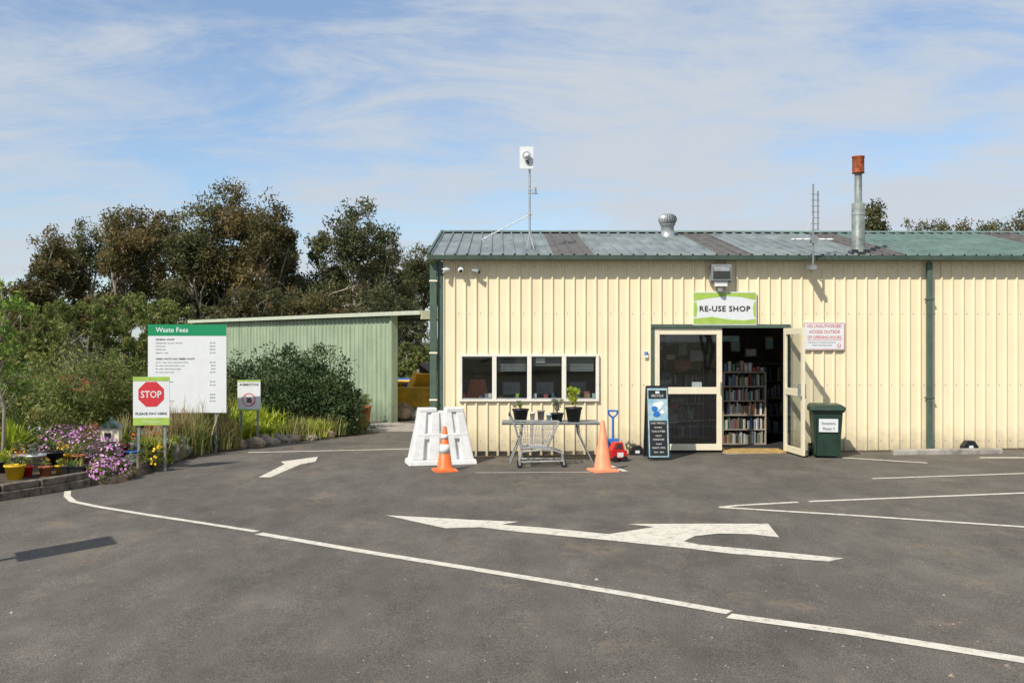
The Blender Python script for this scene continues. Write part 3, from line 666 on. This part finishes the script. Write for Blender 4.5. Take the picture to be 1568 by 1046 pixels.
# sandwich board
mb=MB(); w=.17;h=1.13; lean=.14
f=lambda z:-.18+lean*z/h*1.1
def pl(x0,x1,z0,z1,off,m):
    mb.add([(x0,f(z0)-off,z0),(x1,f(z0)-off,z0),(x1,f(z1)-off,z1),(x0,f(z1)-off,z1)],[(0,1,2,3)],m)
mb.prism([(-w,f(.02),.02),(w,f(.02),.02),(w,f(h),h),(-w,f(h),h)],(0,.02,0),'black'); mb.prism([(-w,.2,.02),(w,.2,.02),(w,f(h)+.04,h-.02),(-w,f(h)+.04,h-.02)],(0,.02,0),'black')
pl(-w+.015,w-.015,.05,h-.04,.003,'lblue'); pl(-w+.035,w-.035,.07,.60,.006,'text'); pl(-w+.03,w-.03,.93,1.06,.006,'text')
def ptxt(t,z,hh,wd,bold=.0):
    n0=len(mb.v); mb.text(t,0,0,z,hh,'swhite',width=wd,bold=bold)
    for i in range(n0,len(mb.v)): v=mb.v[i]; mb.v[i]=(v[0],f(v[2])-.009,v[2])
for i,(t,wd) in enumerate((('DAILY SPECIALS',.22),('books',.11),('TOOLS & TIMBER',.21),('open',.09),('FURNITURE',.17),('toys',.09),('PLANTS  POTS',.2),('9am - 4pm',.15))): ptxt(t,.55-i*.062,.026,wd)
ptxt('RECYCLE',.96,.035,.18); pl(-.03,.03,1.01,1.045,.0085,'swhite')
for k,(xo,z,r) in enumerate(((.0,.82,.06),(-.05,.78,.04),(.05,.86,.035),(-.02,.70,.045),(.07,.73,.03))):
    vs=[(xo+r*1.2*math.cos(t)*(1+.2*math.sin(3*t+k)),f(z+r*math.sin(t))-.0075-k*.0006,z+r*math.sin(t)) for t in [i*.5236 for i in range(12)]]
    mb.add(vs,[tuple(range(12))],'swhite' if k%2==0 else 'blue')
p=gp(1007,704); mb.done('sandwich_board_sign',(p.x,p.y+.1,p.z),math.radians(3))
# toys
p=gp(945,706); mb=MB()
mb.box(-.12,.12,-.10,.10,.05,.17,'red'); mb.prism([(-.12,-.08,.17),(.09,-.08,.17),(.06,-.08,.29),(-.05,-.08,.29)],(0,.16,0),'red'); mb.box(-.04,.06,-.105,-.1,.07,.14,'white')
for a in (-.08,.08):
    for b in (-.11,.11): mb.cyl((a,b-.015,.045),(a,b+.015,.045),.045,.045,'black',16)
mb.prism([(-.06,-.083,.19),(.055,-.083,.19),(.035,-.083,.27),(-.03,-.083,.27)],(0,.166,0),'lensdark')
mb.done('toy_car',p,.3,bevel=.012)
p=gp(940,702); mb=MB(); mb.cyl((0,0,.15),(0,.03,.64),.018,.018,'blue',10); mb.path([(0,.03,.62),(-.06,.03,.67),(-.075,.03,.73),(.075,.03,.73),(.06,.03,.67),(0,.03,.62)],.015,'blue',8)
mb.prism([(-.08,-.02,.30),(.08,-.02,.30),(.085,-.05,.12),(0,-.06,.04),(-.085,-.05,.12)],(0,.012,0),'blue'); mb.done('toy_shovel',(p.x,p.y+.12,p.z),0)
for px,py in ((1483,683),(975,690)):
    u=U(px,.1); w=.12; mb=MB(); mb.prism([(-w,0,0),(w,0,0),(w,0,.06),(w*.45,0,.15),(-w*.45,0,.15),(-w,0,.06)],(0,.14,0),'black'); mb.box(-.035,.035,-.004,-.0005,.03,.075,'swhite'); 
    q=fw(u,-.19,0); q.z=G(q.x); mb.done('rodent_bait_station',q,TH,bevel=.01)
a=gp(1366,696); b=gp(1533,694); mb=MB(); mb.beam((0,0,.03),(b-a)+Vector((0,0,.03)),.14,.10,'conc'); mb.done('concrete_wheel_stop',a,0,bevel=.02)
mb=MB(); vs=[]
n=80
for i in range(n+1):
    u=-.2+i*17/n; q=fw(u,.0,0); r=fw(u,-.12-.12*random.random(),0); vs+= [(q.x,q.y,G(q.x)+.006),(r.x,r.y,G(r.x)+.004)]
mb.add(vs,[(2*i+1,2*i+3,2*i+2,2*i) for i in range(n)],M['soil']); mb.done('wall_foot_gravel')

def pot(name,x,y,z,r,h,mat,plant=None):
    mb=MB(); mb.lathe([(0,.0),(r*.72,0),(r*.98,h*.88),(r*1.08,h*.88),(r*1.08,h),(r*.95,h),(r*.93,h*.9),(0,h*.9)],(0,0,0),mat,20)
    mb.lathe([(0,h*.905),(r*.92,h*.905)],(0,0,0),'soil',16)
    if plant:
        kind,pmat,ph=plant
        if kind=='leaf':
            C=np.array([[rng.normal(0,r*.4),rng.normal(0,r*.4),h+ph*rng.uniform(.15,.9)] for _ in range(14)]); q,t=cloud(C,ph*.22,26,ph*.16,.5); mb.quads(q,t,pmat)
            for i in range(5): limb(mb,(0,0,h*.9),C[i],.005,.002,'barkd',2)
        elif kind=='blade':
            q,t=bladeq(30,ph,.8,.02,4,0,0,r*.3); q[:,:,2]+=h*.9; mb.quads(q,t,pmat)
        elif kind=='flower':
            C=np.array([[rng.normal(0,r*.6),rng.normal(0,r*.6),h+ph*rng.uniform(.1,.7)] for _ in range(12)]); q,t=cloud(C,ph*.22,22,ph*.16,.5); mb.quads(q,t,'mix')
            C=np.array([[rng.normal(0,r*.7),rng.normal(0,r*.7),h+ph*rng.uniform(.6,1.0)] for _ in range(10)]); q,t=cloud(C,ph*.08,12,ph*.09,.9); mb.quads(q,t,pmat)
    return mb.done(name,(x,y,z))
D=15.2; zt_=.63
pot('potted_plant',wx(797,D),D-.1,zt_,.12,.20,'black',('leaf','mix',.14))
pot('potted_plant',wx(878,D),D-.05,zt_,.125,.22,'black',('leaf','strap',.32)); pot('potted_plant',wx(853,D),D,zt_,.10,.13,'black',('leaf','grey',.22))
pot('plastic_tub',wx(815,D),D-.15,zt_,.04,.15,'white'); pot('plastic_tub',wx(828,D),D-.1,zt_,.055,.18,'conc'); pot('plastic_tub',wx(840,D),D-.15,zt_,.04,.12,'lblue')

# ---------------- shed on the left
A=Vector((wx(297,32),32,0)); Bp=Vector((wx(600,23),23,0)); d=(Bp-A); Ls=d.length; ang=math.atan2(d.y,d.x)
SH=empty('green_storage_shed',(A.x,A.y,0),ang)
mb=MB(); ribs(mb,0,Ls,-.3,2.42,'shedwall',0,.2,.03); mb.done('wall',parent=SH)
ext=1.35
mb=MB(); mb.box(-.1,Ls+ext,-.12,2.6,2.46,2.52,'shedwall'); mb.box(-.12,Ls+ext+.02,-.16,-.122,2.44,2.53,'fascia'); mb.box(Ls+ext,Ls+ext+.04,-.12,2.6,2.34,2.53,'fascia')
for k in range(3): mb.box(-.1,Ls+ext-.01,.3+k*.9,.38+k*.9,2.38,2.458,'green')
mb.done('roof',parent=SH)
mb=MB()
for u in (0,4,8,Ls-.06): mb.box(u,u+.1,.03,.13,-.3,2.45,'green'); mb.box(u,u+.1,2.4,2.5,-.3,2.45,'green')
mb.box(Ls-.02,Ls+.06,-.05,.12,-.3,2.45,'shedwall')
mb.done('posts',parent=SH)
def skip(name,px,Y,w,h,mat,rz=0):
    x=wx(px,Y); mb=MB(); mb.frus((w/2*.8,.6),(w/2,.7),.1,h,mat); mb.box(-w/2-.04,w/2+.04,-.75,.75,h,h+.06,mat)
    for k in range(4): mb.beam((-w/2*.7+k*w*.24,-.62,.15),(-w/2*.85+k*w*.285,-.73,h),.07,.06,mat)
    mb.box(-w*.35,w*.35,-.5,.5,0,.1,'dark'); mb.done(name,(x,Y,G(x)),rz,bevel=.01)
skip('skip_bin',611,31,1.4,.60,'ochre',-.1); skip('skip_bin',626,34,1.6,.55,'blue')
Y=27.0; x=wx(636,Y); mb=MB()
mb.prism([(-.55,-.3,.05),(-.55,-.35,.12),(-.55,.1,.62),(-.55,.35,.62),(-.55,.35,.05)],(1.1,0,0),'ochre'); mb.box(-.58,.58,-.36,-.3,.03,.09,'steel')
for a in (-.35,.35): mb.beam((a,.3,.3),(a,1.4,.95),.12,.16,'ochre'); mb.cyl((a,.34,.5),(a,1.2,.5),.04,.04,'galv')
mb.box(-.45,.45,1.3,2.6,.35,.95,'ochre'); mb.box(-.35,.35,1.9,2.6,.96,1.25,'dark')
for a in (-.55,.55):
    for b in (1.5,2.5): mb.cyl((a-.12,b,.35),(a+.12,b,.35),.35,.35,'black',20); mb.cyl((a-.125,b,.35),(a+.125,b,.35),.16,.16,'ochre',14)
mb.done('yellow_loader',(x,Y,G(x)),-.15,bevel=.01)
mb=MB(); mb.ico((0,0,.18),.28,'rock',2,.12,(1,1,.8)); mb.ico((.35,-.05,.12),.2,'conc',2,.15); mb.done('rock_heap',gp(618,643))
mb=MB(); mb.cyl((0,0,0),(0,0,2.5),.05,.04,'galv'); mb.box(-.22,.22,-.03,-.0,1.6,2.55,'swhite'); mb.done('offscreen_shadow_caster',(-5.25,7.55,G(-5.1)),math.radians(-60))  # unseen post and board, added left of frame to cast the yard shadow

# ---------------- garden bed
edge=[(-160,790),(-60,775),(0,766),(60,757),(135,744),(180,741),(225,727),(285,702),(350,687),(420,679),(500,669),(560,660)]
E=[gp(*p) for p in edge]; mb=MB(); n=len(E)
vs=[];
for p in E: vs.append((p.x,p.y,p.z-.02))
for p in E: vs.append((p.x-.05,p.y+.05,p.z+.10))
for p in E: vs.append((p.x-1.8,p.y+2.0,p.z+.22))
for p in E: vs.append((p.x-5,p.y+7,p.z+.12))
fs=[]
for r in range(3):
    for i in range(n-1): fs.append((r*n+i,r*n+i+1,(r+1)*n+i+1,(r+1)*n+i))
mb.add(vs,fs,'soil',True); mb.done('garden_bed')
def bedz(p): return p.z+.12
mb=MB()
for i in range(1,4):
    a,b=E[i],E[i+1]; o=Vector((.0,-.03,0)); mb.beam(a+o+Vector((0,0,.05)),b+o+Vector((0,0,.05)),.12,.11,'timber'); mb.beam(a+o+Vector((0.01,.02,.15)),b+o+Vector((-.02,.02,.15)),.10,.085,'timber')
mb.done('timber_garden_edging',bevel=.012)
mb=MB(); a,b=gp(212,728),gp(292,700)
for k in range(4):
    p=a.lerp(b,k/4);q=a.lerp(b,(k+.9)/4); mb.beam(p+Vector((0,0,.10)),q+Vector((0,0,.10)),.05,.14,'timber'); mb.cyl(p,p+Vector((0,0,.28)),.03,.025,'timber',8)
mb.done('timber_log_border',bevel=.01)
mb=MB()
for i in range(30):
    t=i/29; px=330+t*170; py=690-t*20+random.uniform(-3,2); p=gp(px,py); r=random.uniform(.07,.17); mb.ico((p.x,p.y+.05,p.z+r*.4),r,random.choice(('rock','rock','conc')),2,.13,(1.2,1,.75))
mb.done('rock_garden_border')

Y=20.8
shrub('evergreen_bush',wx(462,Y),Y,2.75,1.95,'bush',n=170,per=170,leaf=.07,aspect=.5,d=2.4,crad=.15,rr=(.6,.93))
shrub('evergreen_bush',wx(385,22.5),22.5,2.1,1.7,'bush',n=80,per=130,leaf=.08,aspect=.5,crad=.18,rr=(.6,.93))
shrub('evergreen_bush',wx(522,20.3),20.3,1.3,1.15,'bush',n=50,per=120,leaf=.07,aspect=.5,crad=.2,rr=(.6,.93))
for px,py,L in ((345,676,.72),(372,675,.75),(395,672,.7),(415,671,.65),(435,669,.5),(358,664,.8),(382,660,.8),(405,658,.7),(330,669,.65),(368,682,.5),(395,679,.45),(420,674,.4),(350,684,.45),(445,664,.5)):
    p=gp(px,py); strappy('agapanthus_clump',p.x,p.y+.1,150,L,.95,.05,'strap',.12,bedz(p)-.06)
plants=[('grass',300,692,60,62,'mix'),('grass',325,686,50,62,'mix'),('grass',270,698,50,60,'tan'),('grass',345,690,30,34,'mix'),('grass',310,678,50,55,'tan'),('grass',285,699,40,50,'mix'),('grass',335,690,40,40,'tan'),
 ('shrub',215,702,70,46,'grey'),('shrub',250,694,56,44,'mix'),('shrub',185,705,46,36,'grey'),('shrub',275,676,60,52,'mix'),('shrub',310,666,60,50,'lime2'),('shrub',245,712,44,40,'grey'),
 ('grass',90,668,60,55,'mix'),('grass',50,674,60,55,'mix'),('shrub',150,678,60,56,'mix'),('shrub',120,674,60,50,'lime2'),('shrub',205,676,50,50,'wattle'),
 ('grass',455,674,50,24,'mix'),('grass',480,672,40,24,'strap'),('grass',510,668,40,22,'mix'),('grass',540,664,30,20,'mix'),('shrub',330,680,50,44,'mix'),('shrub',60,706,70,44,'grey'),
 ('shrub',20,696,60,46,'lime2'),('shrub',90,696,50,44,'wattle'),('shrub',250,664,70,54,'rust2'),('grass',290,664,50,64,'tan'),('shrub',175,662,60,60,'mix'),('grass',230,716,30,40,'strap'),('grass',190,694,30,40,'mix'),('shrub',232,706,36,50,'rust2'),
 ('shrub',210,718,34,44,'mix'),('shrub',262,706,36,44,'lime2'),('shrub',300,684,44,44,'rust2'),('shrub',352,676,40,40,'lime2'),('shrub',140,690,46,40,'rust2'),('shrub',222,724,34,46,'wattle'),('shrub',248,716,34,40,'mix'),('shrub',195,728,30,34,'grey'),('shrub',278,702,34,36,'grey')]
for k,px,py,w,h,m in plants:
    p=gp(px,py); s=p.y/F
    if k=='grass': strappy('tufted_grass',p.x,p.y,260,h*s*1.35,.55,.018,m,w*s*.26,bedz(p)-.08,extra=('tan',60) if m!='tan' else None)
    else: shrub('herb_shrub',p.x,p.y+.1,w*s,h*s,m,n=26,per=70,leaf=.045,aspect=.4,z=bedz(p)-.06,stems=False)
rs=random.Random(3)
for i in range(30):
    px=rs.uniform(-30,330); t=rs.random(); py=640+t*34; p=gp(px,py); s=p.y/F; m=rs.choice(('mix','lime2','rust2','tan','wattle','strap','grey','dry'))
    if rs.random()<.5: strappy('flax_plant',p.x,p.y,120,rs.uniform(45,70)*s*1.2,.6,.04,m,.12,bedz(p)-.05)
    else: shrub('herb_shrub',p.x,p.y,rs.uniform(50,80)*s,rs.uniform(40,62)*s,m,n=26,per=70,leaf=.055,aspect=.4,z=bedz(p)-.06,stems=False)
for px,py,h,sp in ((30,676,.95,.3),(70,672,1.0,.3),(105,668,1.0,.3),(140,664,.95,.25),(10,684,.8,.25),(55,660,1.1,.35),(95,655,1.05,.35),(0,665,1.0,.3),(165,662,.85,.25),(125,652,1.0,.35)):
    p=gp(px,py); dock('dock_plant',p.x,p.y,28,h,sp,bedz(p)-.05)
for px,Y,w,h,m in ((30,17,1.6,1.6,'mix'),(95,18.5,1.8,1.7,'wattle'),(150,19,1.6,1.9,'wattle'),(200,20,1.8,2.0,'wattle'),(10,21,2.2,2.1,'mix'),(60,20,2.0,2.0,'mix'),(290,19,1.4,1.2,'bush'),(330,21,1.5,1.5,'wattle'),(130,22,2.2,2.4,'euc2'),(355,23,1.6,1.6,'bush'),(-30,15.5,1.6,2.0,'wattle')):
    shrub('garden_shrub',wx(px,Y),Y,w,h,m,n=64,per=95,leaf=.085,aspect=.3,crad=.2)
p=gp(18,716); strappy('yucca_plant',p.x,p.y,120,.70,.8,.065,'strap',.03,bedz(p)); p=gp(46,708); strappy('yucca_plant',p.x,p.y,80,.5,.8,.05,'strap',.03,bedz(p))
p=gp(235,694); strappy('flax_plant',p.x,p.y,70,.45,.5,.035,'dry',.05,bedz(p))
for px,py,w,h,nf in ((85,712,80,54,420),(130,715,75,58,460),(160,726,60,50,360),(55,705,50,40,200),(182,736,40,26,160),(150,741,44,32,220),(105,700,60,44,260)):
    p=gp(px,py); s=p.y/F; shrub('pink_daisy_bush',p.x,p.y+.1,w*s,h*s,'mix',n=30,per=70,leaf=.04,aspect=.35,fl='pink',nfl=int(nf*.8),fsz=.034,z=p.z+.06,stems=False)
for px,py,m in ((228,694,'rflow'),(250,684,'yflow'),(205,704,'rflow'),(292,680,'yflow'),(95,720,'yflow'),(265,694,'yflow'),(30,724,'rflow'),(240,722,'yflow')):
    p=gp(px,py); s=p.y/F; shrub('flowering_herb',p.x,p.y,34*s,32*s,'mix',n=14,per=40,leaf=.035,fl=m,nfl=44,fsz=.038,z=bedz(p),stems=False)
for px,py,w,h,m,pl_ in ((14,752,30,24,'yellow',('flower','yflow',.18)),(45,741,32,30,'galv',('leaf','grey',.18)),(74,734,30,28,'black',('leaf','mix',.2)),(95,731,20,20,'ochre',('flower','yflow',.15)),(113,731,22,20,'terra',('leaf','mix',.16)),
   (188,716,18,22,'red',('leaf','strap',.2)),(172,708,14,14,'white',None),(200,722,26,18,'blue',('leaf','grey',.16)),(214,716,22,20,'terra',('leaf','mix',.2)),(240,708,20,18,'black',('flower','rflow',.16)),
   (557,650,20,28,'terra',('leaf','mix',.3)),(20,734,26,22,'galv',('leaf','mix',.2)),(128,727,18,14,'galv',('leaf','grey',.12)),(268,700,22,16,'galv',('leaf','mix',.18)),(-5,745,26,24,'black',('blade','strap',.25)),(62,746,20,16,'terra',('flower','yflow',.12)),(86,742,18,14,'yellow',('leaf','lime2',.12)),(32,748,20,18,'red',('leaf','mix',.14))):
    p=gp(px,py); s=p.y/F; pot('potted_plant',p.x,p.y+.15,p.z+.12 if px<500 else p.z,w*s/2,h*s,m,pl_)
for i,(px,py) in enumerate(((110,742),(262,706),(240,714))):
    p=gp(px,py); mb=MB(); mb.frus((.13,.09),(.15,.11),.0,.15,'black' if i!=1 else 'steel'); mb.box(-.16,.16,-.12,.12,.15,.165,'black' if i!=1 else 'steel'); mb.box(-.13,.13,-.09,.09,.166,.17,'soil')
    q,t=bladeq(40,.16,.8,.015,3,0,0,.07); q[:,:,2]+=.16; mb.quads(q,t,'mix'); mb.done('planter_box',(p.x,p.y+.1,p.z+.08),bevel=.006)
p=gp(171,718); s=p.y/F; mb=MB(); hz=.30
mb.box(-.04,.04,-.04,.04,-.1,hz,'timber'); mb.box(-.13,.13,-.09,.09,hz,hz+.20,'creamframe'); mb.box(-.08,.02,-.094,-.0905,hz+.05,hz+.13,'dark')
mb.prism([(-.17,-.12,hz+.20),(.17,-.12,hz+.20),(0,-.12,hz+.32)],(0,.24,0),'green'); mb.cyl((0,0,hz+.31),(0,0,hz+.37),.03,.02,'green')
mb.done('bird_house',(p.x,p.y,p.z+.12),.1,bevel=.004)
p=gp(66,700); mb=MB(); mb.box(-.1,.1,-.005,.005,.32,.42,'swhite'); mb.box(-.01,.01,.006,.02,-.1,.4,'timber'); mb.done('plant_label',(p.x,p.y-.3,bedz(p)))
p=gp(10,668); mb=MB(); limb(mb,(-.5,0,.45),(.25,0,1.0),.06,.04,'timber',5); limb(mb,(0,0,.0),(.1,.1,1.1),.035,.02,'timber',3); mb.done('driftwood_log',(p.x,p.y-.6,p.z+.1))

# ---------------- signs on left
def board(name,px0,px1,py0,py1,Y,fn,rz=0):
    x0,x1=wx(px0,Y),wx(px1,Y); z1,z0=wz(py0,Y),wz(py1,Y); W=x1-x0;H=z1-z0; xc=(x0+x1)/2; g=G(xc)
    mb=MB(); mb.box(-W/2,W/2,-.01,.01,z0-g,z1-g,'swhite')
    for a in (-.36,.36): mb.box(a*W-.018,a*W+.018,.012,.045,-.2,z1-g-.03,'steel')
    fn(mb,W,H,z0-g,z1-g); return mb.done(name,(xc,Y,g),rz)
def fees(mb,W,H,z0,z1):
    mb.box(-W/2,W/2,-.0145,-.0105,z1-.19,z1,'sgreen'); mb.text('Waste Fees',-W*.40,-.016,z1-.13,.08,'swhite',align='LEFT',bold=.015)
    rows=[('h','GENERAL WASTE'),('r','Garbage bag / car up to 60 litres'),('r','120 litre bin'),('r','240 litre bin'),('r','Mattress / each'),('g',''),('h','GREEN WASTE AND TIMBER WASTE'),('r','Up to 1 cubic metre clean green waste'),('r','Per cubic metre level trailer or ute'),('r','Per cubic metre heaped trailer'),('r','Per cubic metre truck'),('g',''),('h','RECYCLING'),('r','Cardboard and paper'),('r','Bottles and cans'),('g',''),('h','OTHER'),('r','Car tyre'),('r','Truck tyre'),('r','Fridge / air conditioner')]
    z=z1-.27
    for k,t in rows:
        if k=='h': mb.text(t,-W*.40,-.0125,z,.028,'text',align='LEFT',bold=.015)
        elif k=='r': mb.text(t,-W*.40,-.0125,z,.024,'gtext',align='LEFT'); mb.text('$%d.00'%random.randint(5,60),W*.36,-.0125,z,.024,'gtext',align='RIGHT')
        z-=.056 if k!='g' else .05
board('waste_fees_sign',228,346,497,632,17.,fees,math.radians(3))
def stop(mb,W,H,z0,z1):
    mb.box(-W/2,W/2,-.0135,-.0105,z1-.06,z1,'lime'); mb.box(-W/2,W/2,-.0135,-.0105,z0,z0+.11,'lime')
    cz=z1-.255; r=W*.38
    mb.add([(r*math.cos(math.pi/8+i*math.pi/4),-.0125,cz+r*math.sin(math.pi/8+i*math.pi/4)) for i in range(8)],[tuple(range(8))],'redp')
    mb.text('STOP',0,-.0145,cz-.05,.10,'swhite',width=r*1.5,bold=.015); mb.text('PLEASE PAY HERE',0,-.0145,z0+.155,.033,'text',width=W*.86,bold=.01); mb.text('Thank you',0,-.0145,z0+.04,.03,'swhite',width=W*.5)
    mb.cyl((-.02,-.011,z1-.02),(-.02,-.02,z1-.02),.008,.008,'galv',8)
board('stop_pay_here_sign',205,259,577,651,14.6,stop,math.radians(6))
def asb(mb,W,H,z0,z1):
    mb.box(-W/2,W/2,-.0135,-.0105,z1-.03,z1,'lime'); mb.box(-W/2,W/2,-.0135,-.0105,z0,z0+.03,'lime'); mb.text('ASBESTOS',0,-.0145,z1-.10,.04,'text',width=W*.84,bold=.01)
    cz=z0+.2; r=.12; vs=[]; n=28
    for i in range(n):
        a=2*math.pi*i/n; vs+=[(r*math.cos(a),-.0125,cz+r*math.sin(a)),((r-.016)*math.cos(a),-.0125,cz+(r-.016)*math.sin(a))]
    mb.add(vs,[(2*i,2*((i+1)%n),2*((i+1)%n)+1,2*i+1) for i in range(n)],'redp'); mb.beam((-.08,-.0165,cz+.08),(.08,-.0165,cz-.08),.004,.014,'redp',up=(.7,0,.7))
    mb.add([(-.05,-.0122,cz-.05),(.03,-.0122,cz-.06),(.06,-.0122,cz-.01),(.02,-.0122,cz+.05),(-.03,-.0122,cz+.02)],[(0,1,2,3,4)],'gtext')
board('asbestos_sign',364,399,582,629,18.,asb)

# ---------------- trees
tl=[(85,346,110,50,'euc'),(135,333,110,54,'euc2'),(190,309,125,50,'euc'),(255,300,120,54,'euc'),(305,294,100,50,'euc2'),(347,266,125,51,'euc'),(403,294,110,50,'euc'),(432,345,60,54,'euc2'),
    (497,350,80,52,'euc2'),(545,304,125,50,'euc2'),(592,343,80,54,'euc'),(645,372,90,60,'euc2'),(25,422,110,56,'euc'),(62,392,70,48,'euc')]
for px,ty,w,Y,m in tl:
    x=wx(px,Y); H=wz(ty,Y)-G(x); W=w/F*Y*1.18
    gumtree('eucalyptus_tree',x,Y,H*1.0,W,m,base=.22,clumps=int(170+H*10),per=78,leaf=.20)
for px,ty,w,Y,m in ((120,450,150,34,'wattle'),(190,440,130,36,'wattle'),(250,455,130,34,'wattle'),(310,462,120,37,'euc2'),(60,462,140,36,'wattle'),(0,455,140,38,'euc'),(370,440,120,42,'euc'),(430,430,120,44,'euc2'),(490,440,120,44,'euc'),(560,440,120,46,'euc2'),(630,445,110,48,'euc2'),(620,520,80,40,'wattle'),(580,520,90,41,'wattle')):
    x=wx(px,Y); H=wz(ty,Y)-G(x); W=w/F*Y*1.2
    gumtree('wattle_tree',x,Y,H,W,m,base=.06,clumps=150,per=65,leaf=.15)
for px,ty,w,Y,m in ((1335,306,30,75,'euc2'),(1400,336,60,100,'euc'),(1440,334,60,98,'euc2'),(1480,332,60,96,'euc'),(1522,336,60,95,'euc2'),(1560,324,70,90,'euc'),(1620,322,80,90,'euc2')):
    x=wx(px,Y); H=wz(ty,Y)-G(x); W=w/F*Y*1.5
    gumtree('eucalyptus_tree',x,Y,H*1.02,W,m,base=.45,clumps=200,per=70,leaf=.34)
Y=13.6; mb=MB(); C=[]
for i in range(34):
    h=rng.uniform(.35,1)**.9; C.append([rng.normal(0,.24)*(1.2-h*.6),rng.normal(0,.24),h*2.7])
    limb(mb,(0,0,C[-1][2]*.75),C[-1],.008,.003,'bark',3)
limb(mb,(0,0,0),(.03,0,2.6),.03,.008,'bark',6,.1)
q,t=cloud(np.array(C),.15,30,.10,.42); mb.quads(q,t,'bright'); mb.done('young_tree',(wx(-2,Y),Y,G(-7)+.1))
for i in range(7):
    gumtree('eucalyptus_tree',-32+i*11+rng.uniform(-1.5,1.5),-30+rng.uniform(-3,3),rng.uniform(8,11),11,'euc2',base=.05,clumps=80,per=40,leaf=.55)

# ---------------- world, sun, camera
w=bpy.data.worlds.new('World'); S.world=w; w.use_nodes=True; nt=w.node_tree; N=nt.nodes; L=nt.links
bg=N['Background']; bg.inputs['Strength'].default_value=.13
sky=N.new('ShaderNodeTexSky'); sky.sky_type='NISHITA'; sky.sun_disc=False
el=math.asin(-SUND.z); sky.sun_elevation=el; sky.sun_rotation=math.atan2(-SUND.x,-SUND.y)%(2*math.pi); sky.altitude=100; sky.air_density=1.; sky.dust_density=.5; sky.ozone_density=2.
tc=N.new('ShaderNodeTexCoord'); sep=N.new('ShaderNodeSeparateXYZ'); L.new(tc.outputs['Generated'],sep.inputs[0])
def mth(op,a,b=None,c=None):
    m=N.new('ShaderNodeMath'); m.operation=op
    for i,k in enumerate((a,b,c)):
        if k is None: continue
        if isinstance(k,(int,float)): m.inputs[i].default_value=k
        else: L.new(k,m.inputs[i])
    return m.outputs[0]
zz=mth('MAXIMUM',sep.outputs['Z'],0.0); den=mth('ADD',zz,.20)
cx=mth('DIVIDE',sep.outputs['X'],den); cy=mth('DIVIDE',sep.outputs['Y'],den)
cmb=N.new('ShaderNodeCombineXYZ'); L.new(cx,cmb.inputs[0]); L.new(cy,cmb.inputs[1])
def cn(scale,sx,sy,rot,det,ro,dist,off=(0,0,0)):
    mp=N.new('ShaderNodeMapping'); mp.inputs['Rotation'].default_value=(0,0,rot); mp.inputs['Scale'].default_value=(sx,sy,1); mp.inputs['Location'].default_value=off
    L.new(cmb.outputs[0],mp.inputs[0]); n=N.new('ShaderNodeTexNoise'); n.inputs['Scale'].default_value=scale; n.inputs['Detail'].default_value=det; n.inputs['Roughness'].default_value=ro; n.inputs['Distortion'].default_value=dist
    L.new(mp.outputs[0],n.inputs['Vector']); return n.outputs['Fac']
n1=cn(.8,1,.8,.5,9,.58,.4,(2.3,1.1,0)); n2=cn(2.2,.7,1.5,.45,10,.68,.7,(5,2,0))
s1=mth('MULTIPLY',n1,.58); s2=mth('MULTIPLY_ADD',n2,.42,s1)
r=N.new('ShaderNodeMapRange'); r.interpolation_type='SMOOTHSTEP'; r.inputs[1].default_value=.39; r.inputs[2].default_value=.58; r.inputs[3].default_value=.14; r.inputs[4].default_value=.95
L.new(s2,r.inputs[0])
tint=N.new('ShaderNodeVectorMath'); tint.operation='MULTIPLY'; tint.inputs[1].default_value=(.96,1.07,1.16); L.new(sky.outputs[0],tint.inputs[0])
mx=N.new('ShaderNodeMix'); mx.data_type='RGBA'; mx.inputs['B'].default_value=(4.7,5.05,5.5,1); L.new(r.outputs[0],mx.inputs['Factor'])
L.new(tint.outputs[0],mx.inputs['A']); L.new(mx.outputs['Result'],bg.inputs['Color'])
sun=bpy.data.lights.new('sun','SUN'); sun.energy=4.9; sun.angle=math.radians(.6); sun.color=(1,.94,.83)
so=bpy.data.objects.new('sun',sun); S.collection.objects.link(so); so.rotation_euler=SUND.to_track_quat('-Z','Y').to_euler(); so.location=(-10,-10,20)
cam=bpy.data.cameras.new('camera'); cam.lens=35; cam.sensor_width=36; cam.clip_end=5000
co=bpy.data.objects.new('camera',cam); S.collection.objects.link(co); co.location=(0,0,CH); co.rotation_euler=(math.radians(90),0,0); S.camera=co
S.view_settings.view_transform='Standard'; S.view_settings.look='None'; S.view_settings.exposure=0
print('polys',sum(len(o.data.polygons) for o in S.objects if o.type=='MESH'))
